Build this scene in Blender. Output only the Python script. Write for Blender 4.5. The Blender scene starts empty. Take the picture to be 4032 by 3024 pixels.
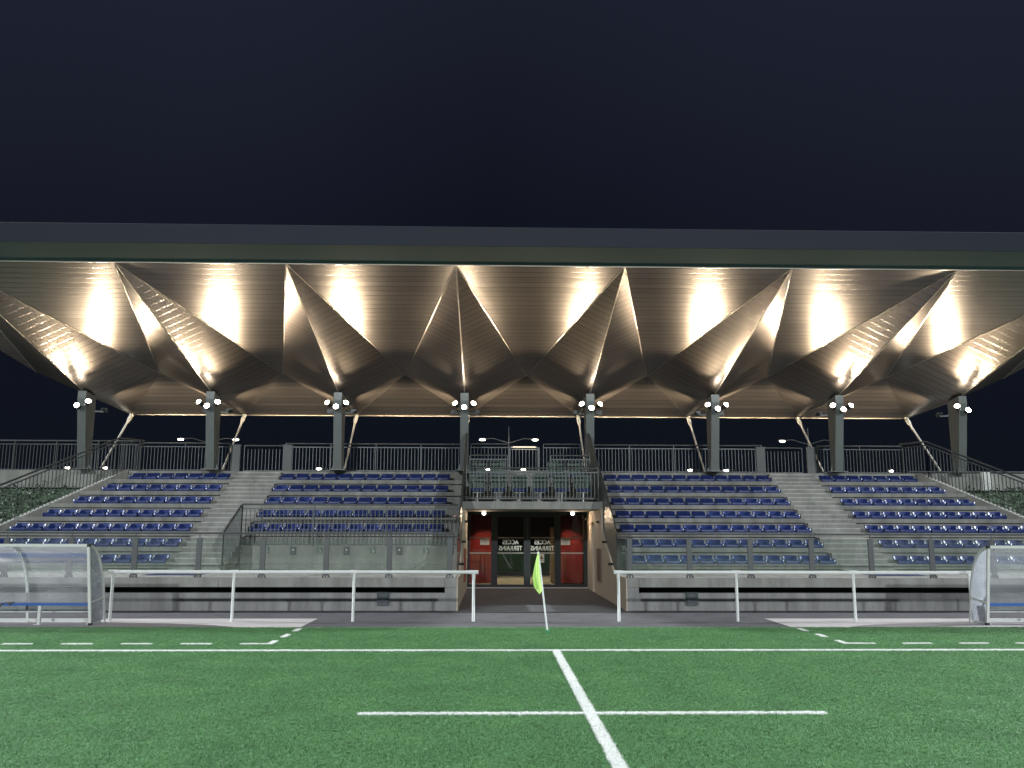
import bpy, math, random
from mathutils import Vector, Matrix
random.seed(7)
sc = bpy.context.scene
COL = sc.collection
R = math.radians
XB = 0.13                      # centre axis of the building
def VX(v): return XB + v       # building x from its own axis

# ---------------------------------------------------------------- camera
cam_d = bpy.data.cameras.new('camera'); cam = bpy.data.objects.new('camera', cam_d); COL.objects.link(cam)
cam.location = (-1.1597, 0.0, 1.9361)
cam.rotation_mode = 'QUATERNION'
_yaw, _pit, _roll = 0.0237354, 0.1680782, 0.0022233
_f = Vector((math.sin(_yaw)*math.cos(_pit), math.cos(_yaw)*math.cos(_pit), math.sin(_pit)))
_q = _f.to_track_quat('-Z', 'Y')
cam.rotation_quaternion = _q @ Matrix.Rotation(_roll, 3, 'Z').to_quaternion()
cam_d.sensor_width = 36.0; cam_d.lens = 36.0*3425.1/4032.0
cam_d.clip_start = 0.1; cam_d.clip_end = 2000
sc.camera = cam

# ---------------------------------------------------------------- night sky
w = bpy.data.worlds.new('World'); sc.world = w; w.use_nodes = True
nt = w.node_tree; nt.nodes.clear()
out = nt.nodes.new('ShaderNodeOutputWorld'); bg = nt.nodes.new('ShaderNodeBackground')
tc = nt.nodes.new('ShaderNodeTexCoord'); sep = nt.nodes.new('ShaderNodeSeparateXYZ')
ramp = nt.nodes.new('ShaderNodeValToRGB'); nz = nt.nodes.new('ShaderNodeTexNoise'); ad = nt.nodes.new('ShaderNodeMath')
nz.inputs['Scale'].default_value = 2.2; nz.inputs['Detail'].default_value = 3
nt.links.new(tc.outputs['Generated'], sep.inputs[0]); nt.links.new(tc.outputs['Generated'], nz.inputs['Vector'])
ad.operation = 'MULTIPLY_ADD'; ad.inputs[1].default_value = 0.16
ab = nt.nodes.new('ShaderNodeMath'); ab.operation = 'ABSOLUTE'; nt.links.new(sep.outputs['X'], ab.inputs[0])
a2_ = nt.nodes.new('ShaderNodeMath'); a2_.operation = 'MULTIPLY_ADD'; a2_.inputs[1].default_value = 0.33; nt.links.new(ab.outputs[0], a2_.inputs[0]); nt.links.new(sep.outputs['Z'], a2_.inputs[2])
nt.links.new(nz.outputs['Fac'], ad.inputs[0]); nt.links.new(a2_.outputs[0], ad.inputs[2])
nt.links.new(ad.outputs[0], ramp.inputs[0])
e = ramp.color_ramp.elements
e[0].position = 0.08; e[0].color = (0.0040, 0.0062, 0.0098, 1)
e[1].position = 0.75; e[1].color = (0.0135, 0.0160, 0.0300, 1)
m_ = ramp.color_ramp.elements.new(0.42); m_.color = (0.0052, 0.0068, 0.0125, 1)
nt.links.new(ramp.outputs[0], bg.inputs['Color']); bg.inputs['Strength'].default_value = 1.0
nt.links.new(bg.outputs[0], out.inputs[0])

# ---------------------------------------------------------------- exposure
sc.render.engine = 'CYCLES'
vs = sc.view_settings
vs.view_transform = 'Standard'; vs.look = 'None'; vs.gamma = 1; vs.exposure = 0.0; vs.use_curve_mapping = False
sc.cycles.max_bounces = 8; sc.cycles.transparent_max_bounces = 24; sc.cycles.sample_clamp_indirect = 6

# ---------------------------------------------------------------- pitch floodlights (four masts outside the frame)
def spot(name, loc, aim, power, color, size=60, blend=0.4, radius=0.1, parent=None):
    l = bpy.data.lights.new(name, 'SPOT'); l.energy = power; l.color = color
    l.spot_size = R(size); l.spot_blend = blend; l.shadow_soft_size = radius
    o = bpy.data.objects.new(name, l); COL.objects.link(o)
    o.location = loc; o.rotation_mode = 'QUATERNION'
    o.rotation_quaternion = (Vector(aim) - Vector(loc)).to_track_quat('-Z', 'Y')
    if parent: o.parent = parent
    return o
COLD = (0.93, 0.98, 1.0)
for s in (-1, 1):
    spot('floodlight_beam', (XB + s*22, -38, 19), (s*2, 17, 1), 68000, COLD, 75, 0.6, 0.55)
    spot('floodlight_beam', (XB + s*67, 30, 30), (s*4, 14, 0), 330000, COLD, 70, 0.6, 0.55)

# ---------------------------------------------------------------- materials
def new_mat(name):
    m = bpy.data.materials.new(name); m.use_nodes = True
    return m, m.node_tree.nodes, m.node_tree.links, m.node_tree.nodes['Principled BSDF']
def pm(name, col, rough=0.5, metal=0.0, var=0.0, vscale=6.0, bump=0.0, bscale=60.0, coat=0.0, spec=0.5):
    """plain painted, cast or moulded surface with a little uneven tone and grain"""
    m, N, L, b = new_mat(name)
    b.inputs['Roughness'].default_value = rough; b.inputs['Metallic'].default_value = metal
    b.inputs['Coat Weight'].default_value = coat
    b.inputs['Specular IOR Level'].default_value = spec
    t = N.new('ShaderNodeTexCoord')
    if var > 0:
        n = N.new('ShaderNodeTexNoise'); n.inputs['Scale'].default_value = vscale; n.inputs['Detail'].default_value = 6
        n.inputs['Roughness'].default_value = 0.65
        L.new(t.outputs['Object'], n.inputs['Vector'])
        r = N.new('ShaderNodeValToRGB'); L.new(n.outputs['Fac'], r.inputs[0])
        r.color_ramp.elements[0].position = 0.3; r.color_ramp.elements[1].position = 0.7
        r.color_ramp.elements[0].color = tuple(c*(1-var) for c in col) + (1,)
        r.color_ramp.elements[1].color = tuple(min(1, c*(1+var)) for c in col) + (1,)
        L.new(r.outputs[0], b.inputs['Base Color'])
        mr = N.new('ShaderNodeMapRange'); L.new(n.outputs['Fac'], mr.inputs[0])
        mr.inputs[3].default_value = max(0.05, rough-0.08); mr.inputs[4].default_value = min(1, rough+0.08)
        L.new(mr.outputs[0], b.inputs['Roughness'])
    else:
        b.inputs['Base Color'].default_value = (*col, 1)
    if bump > 0:
        n2 = N.new('ShaderNodeTexNoise'); n2.inputs['Scale'].default_value = bscale; n2.inputs['Detail'].default_value = 4
        L.new(t.outputs['Object'], n2.inputs['Vector'])
        bp = N.new('ShaderNodeBump'); bp.inputs['Strength'].default_value = bump; bp.inputs['Distance'].default_value = 0.01
        L.new(n2.outputs['Fac'], bp.inputs['Height']); L.new(bp.outputs[0], b.inputs['Normal'])
    return m
def concrete(name, col, panel=2.4, stain=0.35):
    m, N, L, b = new_mat(name)
    t = N.new('ShaderNodeTexCoord')
    n1 = N.new('ShaderNodeTexNoise'); n1.inputs['Scale'].default_value = 0.9; n1.inputs['Detail'].default_value = 7; n1.inputs['Roughness'].default_value = 0.7
    mp = N.new('ShaderNodeMapping'); mp.inputs['Scale'].default_value = (2.2, 1.0, 0.5)   # weathering runs downward
    L.new(t.outputs['Object'], mp.inputs[0]); L.new(mp.outputs[0], n1.inputs['Vector'])
    n2 = N.new('ShaderNodeTexNoise'); n2.inputs['Scale'].default_value = 45; n2.inputs['Detail'].default_value = 3
    L.new(t.outputs['Object'], n2.inputs['Vector'])
    r = N.new('ShaderNodeValToRGB'); L.new(n1.outputs['Fac'], r.inputs[0])
    r.color_ramp.elements[0].position = 0.28; r.color_ramp.elements[1].position = 0.68
    r.color_ramp.elements[0].color = tuple(c*(1-stain) for c in col) + (1,)
    r.color_ramp.elements[1].color = tuple(min(1, c*1.08) for c in col) + (1,)
    mx = N.new('ShaderNodeMix'); mx.data_type = 'RGBA'; mx.blend_type = 'MULTIPLY'; mx.inputs[0].default_value = 0.25
    L.new(r.outputs[0], mx.inputs[6]); L.new(n2.outputs['Color'], mx.inputs[7])
    L.new(mx.outputs[2], b.inputs['Base Color'])
    b.inputs['Roughness'].default_value = 0.85
    bp = N.new('ShaderNodeBump'); bp.inputs['Strength'].default_value = 0.25; bp.inputs['Distance'].default_value = 0.004
    L.new(n2.outputs['Fac'], bp.inputs['Height']); L.new(bp.outputs[0], b.inputs['Normal'])
    return m
def boards_metal(name, col, rough, pitch, metal=1.0, rough2=0.35):
    """satin metal planks running along x: thin joints and a slightly different sheen and tilt per plank"""
    m, N, L, b = new_mat(name)
    t = N.new('ShaderNodeTexCoord'); sx = N.new('ShaderNodeSeparateXYZ'); L.new(t.outputs['Object'], sx.inputs[0])
    dv = N.new('ShaderNodeMath'); dv.operation = 'DIVIDE'; dv.inputs[1].default_value = pitch; L.new(sx.outputs['Y'], dv.inputs[0])
    fl = N.new('ShaderNodeMath'); fl.operation = 'FLOOR'; L.new(dv.outputs[0], fl.inputs[0])
    fr = N.new('ShaderNodeMath'); fr.operation = 'FRACT'; L.new(dv.outputs[0], fr.inputs[0])
    wn = N.new('ShaderNodeTexWhiteNoise'); wn.noise_dimensions = '1D'; L.new(fl.outputs[0], wn.inputs['W'])
    # joint mask
    pp = N.new('ShaderNodeMath'); pp.operation = 'PINGPONG'; pp.inputs[1].default_value = 0.5; L.new(fr.outputs[0], pp.inputs[0])
    jm = N.new('ShaderNodeMapRange'); jm.inputs[1].default_value = 0.0; jm.inputs[2].default_value = 0.075; L.new(pp.outputs[0], jm.inputs[0])
    # plank height: shallow arc plus joint groove
    hh = N.new('ShaderNodeMath'); hh.operation = 'MULTIPLY_ADD'; L.new(pp.outputs[0], hh.inputs[0]); hh.inputs[1].default_value = 0.10; L.new(jm.outputs[0], hh.inputs[2])
    # long soft dents along the planks
    mp = N.new('ShaderNodeMapping'); mp.inputs['Scale'].default_value = (0.35, 1.3, 0.35); L.new(t.outputs['Object'], mp.inputs[0])
    nn = N.new('ShaderNodeTexNoise'); nn.inputs['Scale'].default_value = 1.6; nn.inputs['Detail'].default_value = 2; L.new(mp.outputs[0], nn.inputs['Vector'])
    h2 = N.new('ShaderNodeMath'); h2.operation = 'MULTIPLY_ADD'; L.new(nn.outputs['Fac'], h2.inputs[0]); h2.inputs[1].default_value = 0.7; L.new(hh.outputs[0], h2.inputs[2])
    bp = N.new('ShaderNodeBump'); bp.inputs['Strength'].default_value = 0.42; bp.inputs['Distance'].default_value = 0.010
    L.new(h2.outputs[0], bp.inputs['Height']); L.new(bp.outputs[0], b.inputs['Normal'])
    mx = N.new('ShaderNodeMix'); mx.data_type = 'RGBA'
    mx.inputs[6].default_value = tuple(c*0.22 for c in col) + (1,)
    L.new(jm.outputs[0], mx.inputs[0])
    tone = N.new('ShaderNodeMapRange'); L.new(wn.outputs['Value'], tone.inputs[0]); tone.inputs[3].default_value = 0.86; tone.inputs[4].default_value = 1.0
    cm = N.new('ShaderNodeMix'); cm.data_type = 'RGBA'; cm.blend_type = 'MULTIPLY'; cm.inputs[0].default_value = 1
    cm.inputs[6].default_value = (*col, 1); L.new(tone.outputs[0], cm.inputs[7])
    L.new(cm.outputs[2], mx.inputs[7]); L.new(mx.outputs[2], b.inputs['Base Color'])
    rr = N.new('ShaderNodeMapRange'); L.new(wn.outputs['Value'], rr.inputs[0]); rr.inputs[3].default_value = rough-0.035; rr.inputs[4].default_value = rough+0.035
    L.new(rr.outputs[0], b.inputs['Roughness'])
    b.inputs['Metallic'].default_value = metal
    b.inputs['Anisotropic'].default_value = 0.35
    tg = N.new('ShaderNodeCombineXYZ'); tg.inputs[1].default_value = 1.0; L.new(tg.outputs[0], b.inputs['Tangent'])
    b2 = N.new('ShaderNodeBsdfPrincipled'); b2.inputs['Metallic'].default_value = metal; b2.inputs['Roughness'].default_value = rough2
    L.new(mx.outputs[2], b2.inputs['Base Color']); L.new(bp.outputs[0], b2.inputs['Normal'])
    mix = N.new('ShaderNodeMixShader'); mix.inputs[0].default_value = 0.5
    L.new(b.outputs[0], mix.inputs[1]); L.new(b2.outputs[0], mix.inputs[2]); L.new(mix.outputs[0], N['Material Output'].inputs['Surface'])
    return m
def glass(name, tint=(0.9, 0.97, 0.94), haze=0.0, hazecol=(0.6, 0.65, 0.66), rough=0.03, refl=1.0):
    m = bpy.data.materials.new(name); m.use_nodes = True; N = m.node_tree.nodes; L = m.node_tree.links; N.clear()
    o = N.new('ShaderNodeOutputMaterial'); tr = N.new('ShaderNodeBsdfTransparent'); tr.inputs[0].default_value = (*tint, 1)
    gl = N.new('ShaderNodeBsdfGlossy'); gl.inputs['Roughness'].default_value = rough
    fr = N.new('ShaderNodeFresnel'); fr.inputs[0].default_value = 1.5
    mu = N.new('ShaderNodeMath'); mu.operation = 'MULTIPLY'; mu.inputs[1].default_value = refl; L.new(fr.outputs[0], mu.inputs[0])
    ms = N.new('ShaderNodeMixShader'); L.new(mu.outputs[0], ms.inputs[0]); L.new(tr.outputs[0], ms.inputs[1]); L.new(gl.outputs[0], ms.inputs[2])
    last = ms
    if haze > 0:
        df = N.new('ShaderNodeBsdfDiffuse'); df.inputs[0].default_value = (*hazecol, 1)
        tl = N.new('ShaderNodeBsdfTranslucent'); tl.inputs[0].default_value = (*hazecol, 1)
        a = N.new('ShaderNodeMixShader'); a.inputs[0].default_value = 0.5; L.new(df.outputs[0], a.inputs[1]); L.new(tl.outputs[0], a.inputs[2])
        hz = N.new('ShaderNodeMixShader')
        t = N.new('ShaderNodeTexCoord'); n = N.new('ShaderNodeTexNoise'); n.inputs['Scale'].default_value = 2.5; n.inputs['Detail'].default_value = 5
        mp = N.new('ShaderNodeMapping'); mp.inputs['Scale'].default_value = (0.5, 1, 2.0); L.new(t.outputs['Object'], mp.inputs[0]); L.new(mp.outputs[0], n.inputs['Vector'])
        mr = N.new('ShaderNodeMapRange'); L.new(n.outputs['Fac'], mr.inputs[0]); mr.inputs[1].default_value = 0.3; mr.inputs[2].default_value = 0.7
        mr.inputs[3].default_value = haze*0.8; mr.inputs[4].default_value = haze*1.2
        L.new(mr.outputs[0], hz.inputs[0]); L.new(ms.outputs[0], hz.inputs[1]); L.new(a.outputs[0], hz.inputs[2]); last = hz
    L.new(last.outputs[0], o.inputs[0])
    return m
def emis(name, col, s):
    m = bpy.data.materials.new(name); m.use_nodes = True; N = m.node_tree.nodes; L = m.node_tree.links; N.clear()
    o = N.new('ShaderNodeOutputMaterial'); em = N.new('ShaderNodeEmission'); em.inputs[0].default_value = (*col, 1); em.inputs[1].default_value = s
    L.new(em.outputs[0], o.inputs[0]); return m

def turf_mat():
    m, N, L, b = new_mat('synthetic_turf')
    t = N.new('ShaderNodeTexCoord')
    def noise(sc_, det, rgh=0.6, ms=(1, 1, 1)):
        mp = N.new('ShaderNodeMapping'); mp.inputs['Scale'].default_value = ms; L.new(t.outputs['Object'], mp.inputs[0])
        n = N.new('ShaderNodeTexNoise'); n.inputs['Scale'].default_value = sc_; n.inputs['Detail'].default_value = det; n.inputs['Roughness'].default_value = rgh
        L.new(mp.outputs[0], n.inputs['Vector']); return n
    fine = noise(55, 6, 0.85); mid = noise(16, 6, 0.8); big = noise(0.45, 4, 0.6, (0.6, 1.4, 1))
    r = N.new('ShaderNodeValToRGB'); L.new(fine.outputs['Fac'], r.inputs[0])
    el = r.color_ramp.elements
    el[0].position = 0.34; el[0].color = (0.010, 0.045, 0.014, 1)
    el[1].position = 0.72; el[1].color = (0.20, 0.42, 0.16, 1)
    k = el.new(0.52); k.color = (0.064, 0.195, 0.058, 1)
    r2 = N.new('ShaderNodeMapRange'); L.new(mid.outputs['Fac'], r2.inputs[0]); r2.inputs[1].default_value = 0.3; r2.inputs[2].default_value = 0.7
    r2.inputs[3].default_value = 0.68; r2.inputs[4].default_value = 1.22
    r3 = N.new('ShaderNodeMapRange'); L.new(big.outputs['Fac'], r3.inputs[0]); r3.inputs[1].default_value = 0.3; r3.inputs[2].default_value = 0.7
    r3.inputs[3].default_value = 0.88; r3.inputs[4].default_value = 1.08
    mu = N.new('ShaderNodeMath'); mu.operation = 'MULTIPLY'; L.new(r2.outputs[0], mu.inputs[0]); L.new(r3.outputs[0], mu.inputs[1])
    mx = N.new('ShaderNodeMix'); mx.data_type = 'RGBA'; mx.blend_type = 'MULTIPLY'; mx.inputs[0].default_value = 1
    L.new(r.outputs[0], mx.inputs[6]); L.new(mu.outputs[0], mx.inputs[7])
    # pale specks: stray blades and infill
    vo = N.new('ShaderNodeTexVoronoi'); vo.inputs['Scale'].default_value = 26; L.new(t.outputs['Object'], vo.inputs['Vector'])
    lt = N.new('ShaderNodeMath'); lt.operation = 'LESS_THAN'; lt.inputs[1].default_value = 0.10; L.new(vo.outputs['Distance'], lt.inputs[0])
    sp = N.new('ShaderNodeSeparateColor'); L.new(vo.outputs['Color'], sp.inputs[0])
    gt = N.new('ShaderNodeMath'); gt.operation = 'GREATER_THAN'; gt.inputs[1].default_value = 0.93; L.new(sp.outputs[0], gt.inputs[0])
    m2 = N.new('ShaderNodeMath'); m2.operation = 'MULTIPLY'; L.new(lt.outputs[0], m2.inputs[0]); L.new(gt.outputs[0], m2.inputs[1])
    m3 = N.new('ShaderNodeMath'); m3.operation = 'MULTIPLY'; m3.inputs[1].default_value = 0.6; L.new(m2.outputs[0], m3.inputs[0])
    m4 = N.new('ShaderNodeMix'); m4.data_type = 'RGBA'; m4.inputs[7].default_value = (0.45, 0.6, 0.42, 1)
    L.new(m3.outputs[0], m4.inputs[0]); L.new(mx.outputs[2], m4.inputs[6])
    L.new(m4.outputs[2], b.inputs['Base Color'])
    b.inputs['Roughness'].default_value = 0.75; b.inputs['Specular IOR Level'].default_value = 0.25
    bp = N.new('ShaderNodeBump'); bp.inputs['Strength'].default_value = 0.8; bp.inputs['Distance'].default_value = 0.02
    L.new(fine.outputs['Fac'], bp.inputs['Height']); L.new(bp.outputs[0], b.inputs['Normal'])
    return m

M = {}
M['turf'] = turf_mat()
M['line'] = pm('line_white', (0.82, 0.84, 0.83), 0.8, var=0.10, vscale=40, bump=0.8, bscale=90)
M['asphalt'] = pm('asphalt', (0.085, 0.084, 0.094), 0.9, var=0.22, vscale=1.3, bump=0.6, bscale=120)
M['pad'] = pm('pale_concrete_pad', (0.50, 0.47, 0.475), 0.9, var=0.10, vscale=2.0, bump=0.4, bscale=90)
M['soil'] = pm('dark_ground', (0.05, 0.05, 0.05), 0.95, var=0.3, vscale=0.5)
M['conc'] = concrete('stand_concrete', (0.35, 0.35, 0.33), stain=0.5)
M['conc_dark'] = concrete('front_wall_concrete', (0.33, 0.33, 0.325), stain=0.5)
M['conc_warm'] = pm('tunnel_render', (0.50, 0.43, 0.34), 0.85, var=0.08, vscale=1.5, bump=0.25, bscale=50)
M['step'] = concrete('step_concrete', (0.33, 0.33, 0.315), stain=0.4)
M['slot'] = pm('recess_shade_paint', (0.04, 0.042, 0.04), 1.0, spec=0.0)  # shade inside the slot put into a near-black colour
M['edge'] = pm('edge_trim_paint', (0.20, 0.19, 0.17), 0.5, metal=0.6)
M['nosing'] = concrete('lit_nosing_tone', (0.52, 0.52, 0.50), stain=0.45)  # light on the step edges put into a paler concrete colour
M['steel'] = pm('grey_painted_steel', (0.135, 0.15, 0.15), 0.45, metal=0.2, var=0.06, vscale=3)
M['rail'] = pm('galvanised_rail', (0.085, 0.092, 0.095), 0.45, metal=0.55, var=0.08, vscale=8)
M['guardpost'] = pm('grey_flat_post', (0.085, 0.09, 0.094), 0.5, metal=0.2, var=0.05)
M['white'] = pm('white_lacquered_tube', (0.66, 0.68, 0.67), 0.35, var=0.05, vscale=5)
M['whitedull'] = pm('white_frame_paint', (0.60, 0.62, 0.60), 0.45, var=0.06, vscale=5)
M['blue'] = pm('blue_seat_plastic', (0.009, 0.023, 0.12), 0.42, var=0.10, vscale=9)
M['blue_board'] = pm('blue_bench_board', (0.02, 0.11, 0.40), 0.4, var=0.05)
M['vipback'] = pm('green_grey_upholstery', (0.07, 0.105, 0.088), 0.7, var=0.08, vscale=14)
M['dark'] = pm('black_metal', (0.02, 0.022, 0.023), 0.4)
M['frame'] = pm('dark_anodised_frame', (0.03, 0.036, 0.038), 0.35, metal=0.3, var=0.05)
M['soffit'] = boards_metal('satin_metal_planks', (0.33, 0.29, 0.255), 0.23, 0.335)
M['trim'] = pm('soffit_trim', (0.6, 0.55, 0.48), 0.3, metal=1.0)
M['fascia'] = pm('fascia_sheet', (0.016, 0.020, 0.033), 0.65, metal=0.0, spec=0.25, var=0.06, vscale=0.8)
M['fascia_low'] = pm('fascia_lip_turf_bounce', (0.030, 0.072, 0.080), 0.8, metal=0.0, var=0.06, vscale=0.8)  # green bounce from the turf painted into the lip colour
M['roof'] = pm('roof_sheet', (0.2, 0.2, 0.21), 0.6)
M['guardglass'] = glass('guard_glass', (0.94, 0.975, 0.955), haze=0.05, hazecol=(0.35, 0.42, 0.38))
M['doorglass'] = glass('door_glass', (0.82, 0.86, 0.82), refl=1.0, rough=0.01)
M['poly'] = glass('clear_polycarbonate', (0.975, 0.98, 0.99), haze=0.24, hazecol=(0.88, 0.91, 0.97), rough=0.16)
M['polybox'] = glass('clear_box_plastic', (0.85, 0.88, 0.9), haze=0.22, hazecol=(0.35, 0.38, 0.42), rough=0.1)
M['red'] = pm('red_panel', (0.21, 0.010, 0.010), 0.45, var=0.06)
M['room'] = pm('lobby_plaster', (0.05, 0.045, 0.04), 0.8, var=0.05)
M['lobbyfloor'] = pm('lobby_floor', (0.42, 0.36, 0.27), 0.6, var=0.08)
M['flag'] = pm('fluorescent_flag_cloth', (0.50, 0.76, 0.20), 0.7, var=0.04)
M['pole'] = pm('white_flag_pole', (0.72, 0.75, 0.76), 0.3)
M['green'] = pm('green_rubber_base', (0.02, 0.22, 0.09), 0.5)
M['paper'] = pm('paper_notice', (0.62, 0.60, 0.50), 0.8)
M['ink'] = pm('grey_ink', (0.16, 0.15, 0.13), 0.8)
M['letter'] = pm('adhesive_letters', (0.85, 0.88, 0.74), 0.6)
M['band'] = pm('frosted_band', (0.42, 0.40, 0.36), 0.7)
M['brownred'] = pm('brown_red_print', (0.25, 0.06, 0.03), 0.7)
M['signgreen'] = pm('grey_green_sign', (0.10, 0.13, 0.11), 0.5)
M['signdark'] = pm('sign_symbol', (0.02, 0.02, 0.02), 0.6)
M['leaf'] = pm('shrub_leaves', (0.03, 0.06, 0.028), 0.6, var=0.4, vscale=3)
M['lens'] = emis('lamp_lens_glow', (1.0, 0.86, 0.68), 40)
M['lens2'] = emis('street_lamp_glow', (1.0, 0.93, 0.78), 14)
M['lens3'] = emis('spot_glow', (1.0, 0.92, 0.80), 14)
M['rag'] = pm('dark_cloth', (0.10, 0.09, 0.10), 0.9, var=0.3, vscale=30)
M['redbox'] = pm('red_plastic', (0.45, 0.03, 0.03), 0.4)

# ---------------------------------------------------------------- mesh builder
class MB:
    def __init__(s): s.v = []; s.f = []; s.sm = []
    def add(s, vs_, fs, smooth=False):
        o = len(s.v); s.v += [tuple(p) for p in vs_]
        for f in fs: s.f.append(tuple(i+o for i in f)); s.sm.append(smooth)
    def box(s, x0, x1, y0, y1, z0, z1):
        if x0 > x1: x0, x1 = x1, x0
        if y0 > y1: y0, y1 = y1, y0
        if z0 > z1: z0, z1 = z1, z0
        s.add([(x0,y0,z0),(x1,y0,z0),(x1,y1,z0),(x0,y1,z0),(x0,y0,z1),(x1,y0,z1),(x1,y1,z1),(x0,y1,z1)],
              [(0,3,2,1),(4,5,6,7),(0,1,5,4),(1,2,6,5),(2,3,7,6),(3,0,4,7)]); return s
    def prism(s, poly, axis, a, b):
        """poly in the two other axes (in xyz order), extruded along axis from a to b"""
        def P(u, v, t): return {'x': (t, u, v), 'y': (u, t, v), 'z': (u, v, t)}[axis]
        n = len(poly); vs_ = [P(u, v, a) for u, v in poly] + [P(u, v, b) for u, v in poly]
        fs = [tuple(range(n)), tuple(range(2*n-1, n-1, -1))] + [(i, i+n, (i+1) % n + n, (i+1) % n) for i in range(n)]
        s.add(vs_, fs); return s
    def tube(s, pts, r, n=8, caps=True):
        pts = [Vector(p) for p in pts]; rs = r if isinstance(r, (list, tuple)) else [r]*len(pts)
        rings = []; up = None
        for i, p in enumerate(pts):
            if i == 0: d = pts[1]-p
            elif i == len(pts)-1: d = p-pts[i-1]
            else: d = (pts[i+1]-p).normalized() + (p-pts[i-1]).normalized()
            d.normalize()
            if up is None:
                up = Vector((0, 0, 1)) if abs(d.z) < 0.9 else Vector((0, 1, 0))
            a = d.cross(up).normalized(); b = a.cross(d).normalized()
            rings.append([p + (a*math.cos(2*math.pi*k/n) + b*math.sin(2*math.pi*k/n))*rs[i] for k in range(n)])
        vs_ = [q for g in rings for q in g]; fs = []
        for i in range(len(pts)-1):
            for k in range(n): fs.append((i*n+k, i*n+(k+1) % n, (i+1)*n+(k+1) % n, (i+1)*n+k))
        s.add(vs_, fs, True)
        if caps: s.add(rings[0], [tuple(range(n-1, -1, -1))]); s.add(rings[-1], [tuple(range(n))])
        return s
    def bar(s, p, q, w, h=None):
        """rectangular bar from p to q; w across (horizontal), h in the other direction"""
        h = w if h is None else h
        p, q = Vector(p), Vector(q); d = (q-p).normalized()
        up = Vector((0, 0, 1)) if abs(d.z) < 0.95 else Vector((0, 1, 0))
        a = d.cross(up).normalized()*w/2; b = a.normalized().cross(d).normalized()*h/2
        vs_ = [p-a-b, p+a-b, p+a+b, p-a+b, q-a-b, q+a-b, q+a+b, q-a+b]
        s.add(vs_, [(0,1,2,3),(7,6,5,4),(0,4,5,1),(1,5,6,2),(2,6,7,3),(3,7,4,0)]); return s
    def disc(s, c, nrm, r, n=16, h=0.0):
        c, nrm = Vector(c), Vector(nrm).normalized()
        up = Vector((0, 0, 1)) if abs(nrm.z) < 0.9 else Vector((0, 1, 0))
        a = nrm.cross(up).normalized(); b = nrm.cross(a)
        ring = [c + (a*math.cos(2*math.pi*k/n)+b*math.sin(2*math.pi*k/n))*r for k in range(n)]
        vs_ = ring + [c + nrm*h]; s.add(vs_, [(k, (k+1) % n, n) for k in range(n)], h != 0); return s
    def ball(s, c, r, n=8, m=6, sq=(1,1,1)):
        vs_ = []; fs = []
        for i in range(m+1):
            th = math.pi*i/m
            for k in range(n):
                ph = 2*math.pi*k/n
                vs_.append((c[0]+r*sq[0]*math.sin(th)*math.cos(ph), c[1]+r*sq[1]*math.sin(th)*math.sin(ph), c[2]+r*sq[2]*math.cos(th)))
        for i in range(m):
            for k in range(n): fs.append((i*n+k, (i+1)*n+k, (i+1)*n+(k+1) % n, i*n+(k+1) % n))
        s.add(vs_, fs, True); return s
    def build(s, name, mat, parent=None, bevel=0.0):
        me = bpy.data.meshes.new(name); me.from_pydata(s.v, [], s.f); me.validate()
        me.materials.append(mat)
        for p, sm in zip(me.polygons, s.sm): p.use_smooth = sm
        me.update()
        o = bpy.data.objects.new(name, me); COL.objects.link(o)
        if parent: o.parent = parent; o.matrix_parent_inverse = parent.matrix_basis.inverted()
        if bevel > 0:
            b = o.modifiers.new('bevel', 'BEVEL'); b.width = bevel; b.segments = 2; b.limit_method = 'ANGLE'
        return o
def tag(o, label=None, cat=None, group=None, kind=None):
    if label: o['label'] = label
    if cat: o['category'] = cat
    if group: o['group'] = group
    if kind: o['kind'] = kind
    return o
def thing(name, loc, label, cat, group=None):
    o = bpy.data.objects.new(name, None); o.location = loc; COL.objects.link(o); o.empty_display_size = 0.2
    return tag(o, label, cat, group)
def struct(name, mb, mat): return tag(mb.build(name, mat), kind='structure')
def copy_tree(src, delta):
    c = src.copy(); COL.objects.link(c); c.location = Vector(src.location) + Vector(delta)
    for ch in list(src.children):
        d = ch.copy(); COL.objects.link(d); d.parent = c
        for g in list(ch.children):
            e_ = g.copy(); COL.objects.link(e_); e_.parent = d
    return c
SIDE = {-1: 'left', 1: 'right'}
ORD = ['first', 'second', 'third', 'fourth', 'fifth', 'sixth', 'seventh', 'eighth', 'ninth', 'tenth', 'eleventh', 'twelfth', 'thirteenth']

# ================================================================ GROUND
g = MB(); g.add([(-400,-200,-0.03),(400,-200,-0.03),(400,500,-0.03),(-400,500,-0.03)], [(0,1,2,3)]); struct('ground', g, M['soil'])
g = MB(); g.add([(-60,-70,0.0),(60,-70,0.0),(60,18.28,0.0),(-60,18.28,0.0)], [(0,1,2,3)]); struct('turf_pitch', g, M['turf'])
g = MB(); g.add([(-60,18.32,-0.005),(60,18.32,-0.005),(60,35,-0.005),(-60,35,-0.005)], [(0,1,2,3)]); struct('asphalt_path', g, M['asphalt'])
g = MB(); g.box(-60,60,18.28,18.32,-0.02,0.012); struct('kerb', g, M['pad'])
for s in (-1, 1):
    g = MB(); x0, x1 = (-16, -5.03) if s < 0 else (5.07, 16)
    g.add([(x0,18.34,0.0),(x1,18.34,0.0),(x1,20.25,0.0),(x0,20.25,0.0)], [(0,1,2,3)]); struct('pavement_pad', g, M['pad'])
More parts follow.
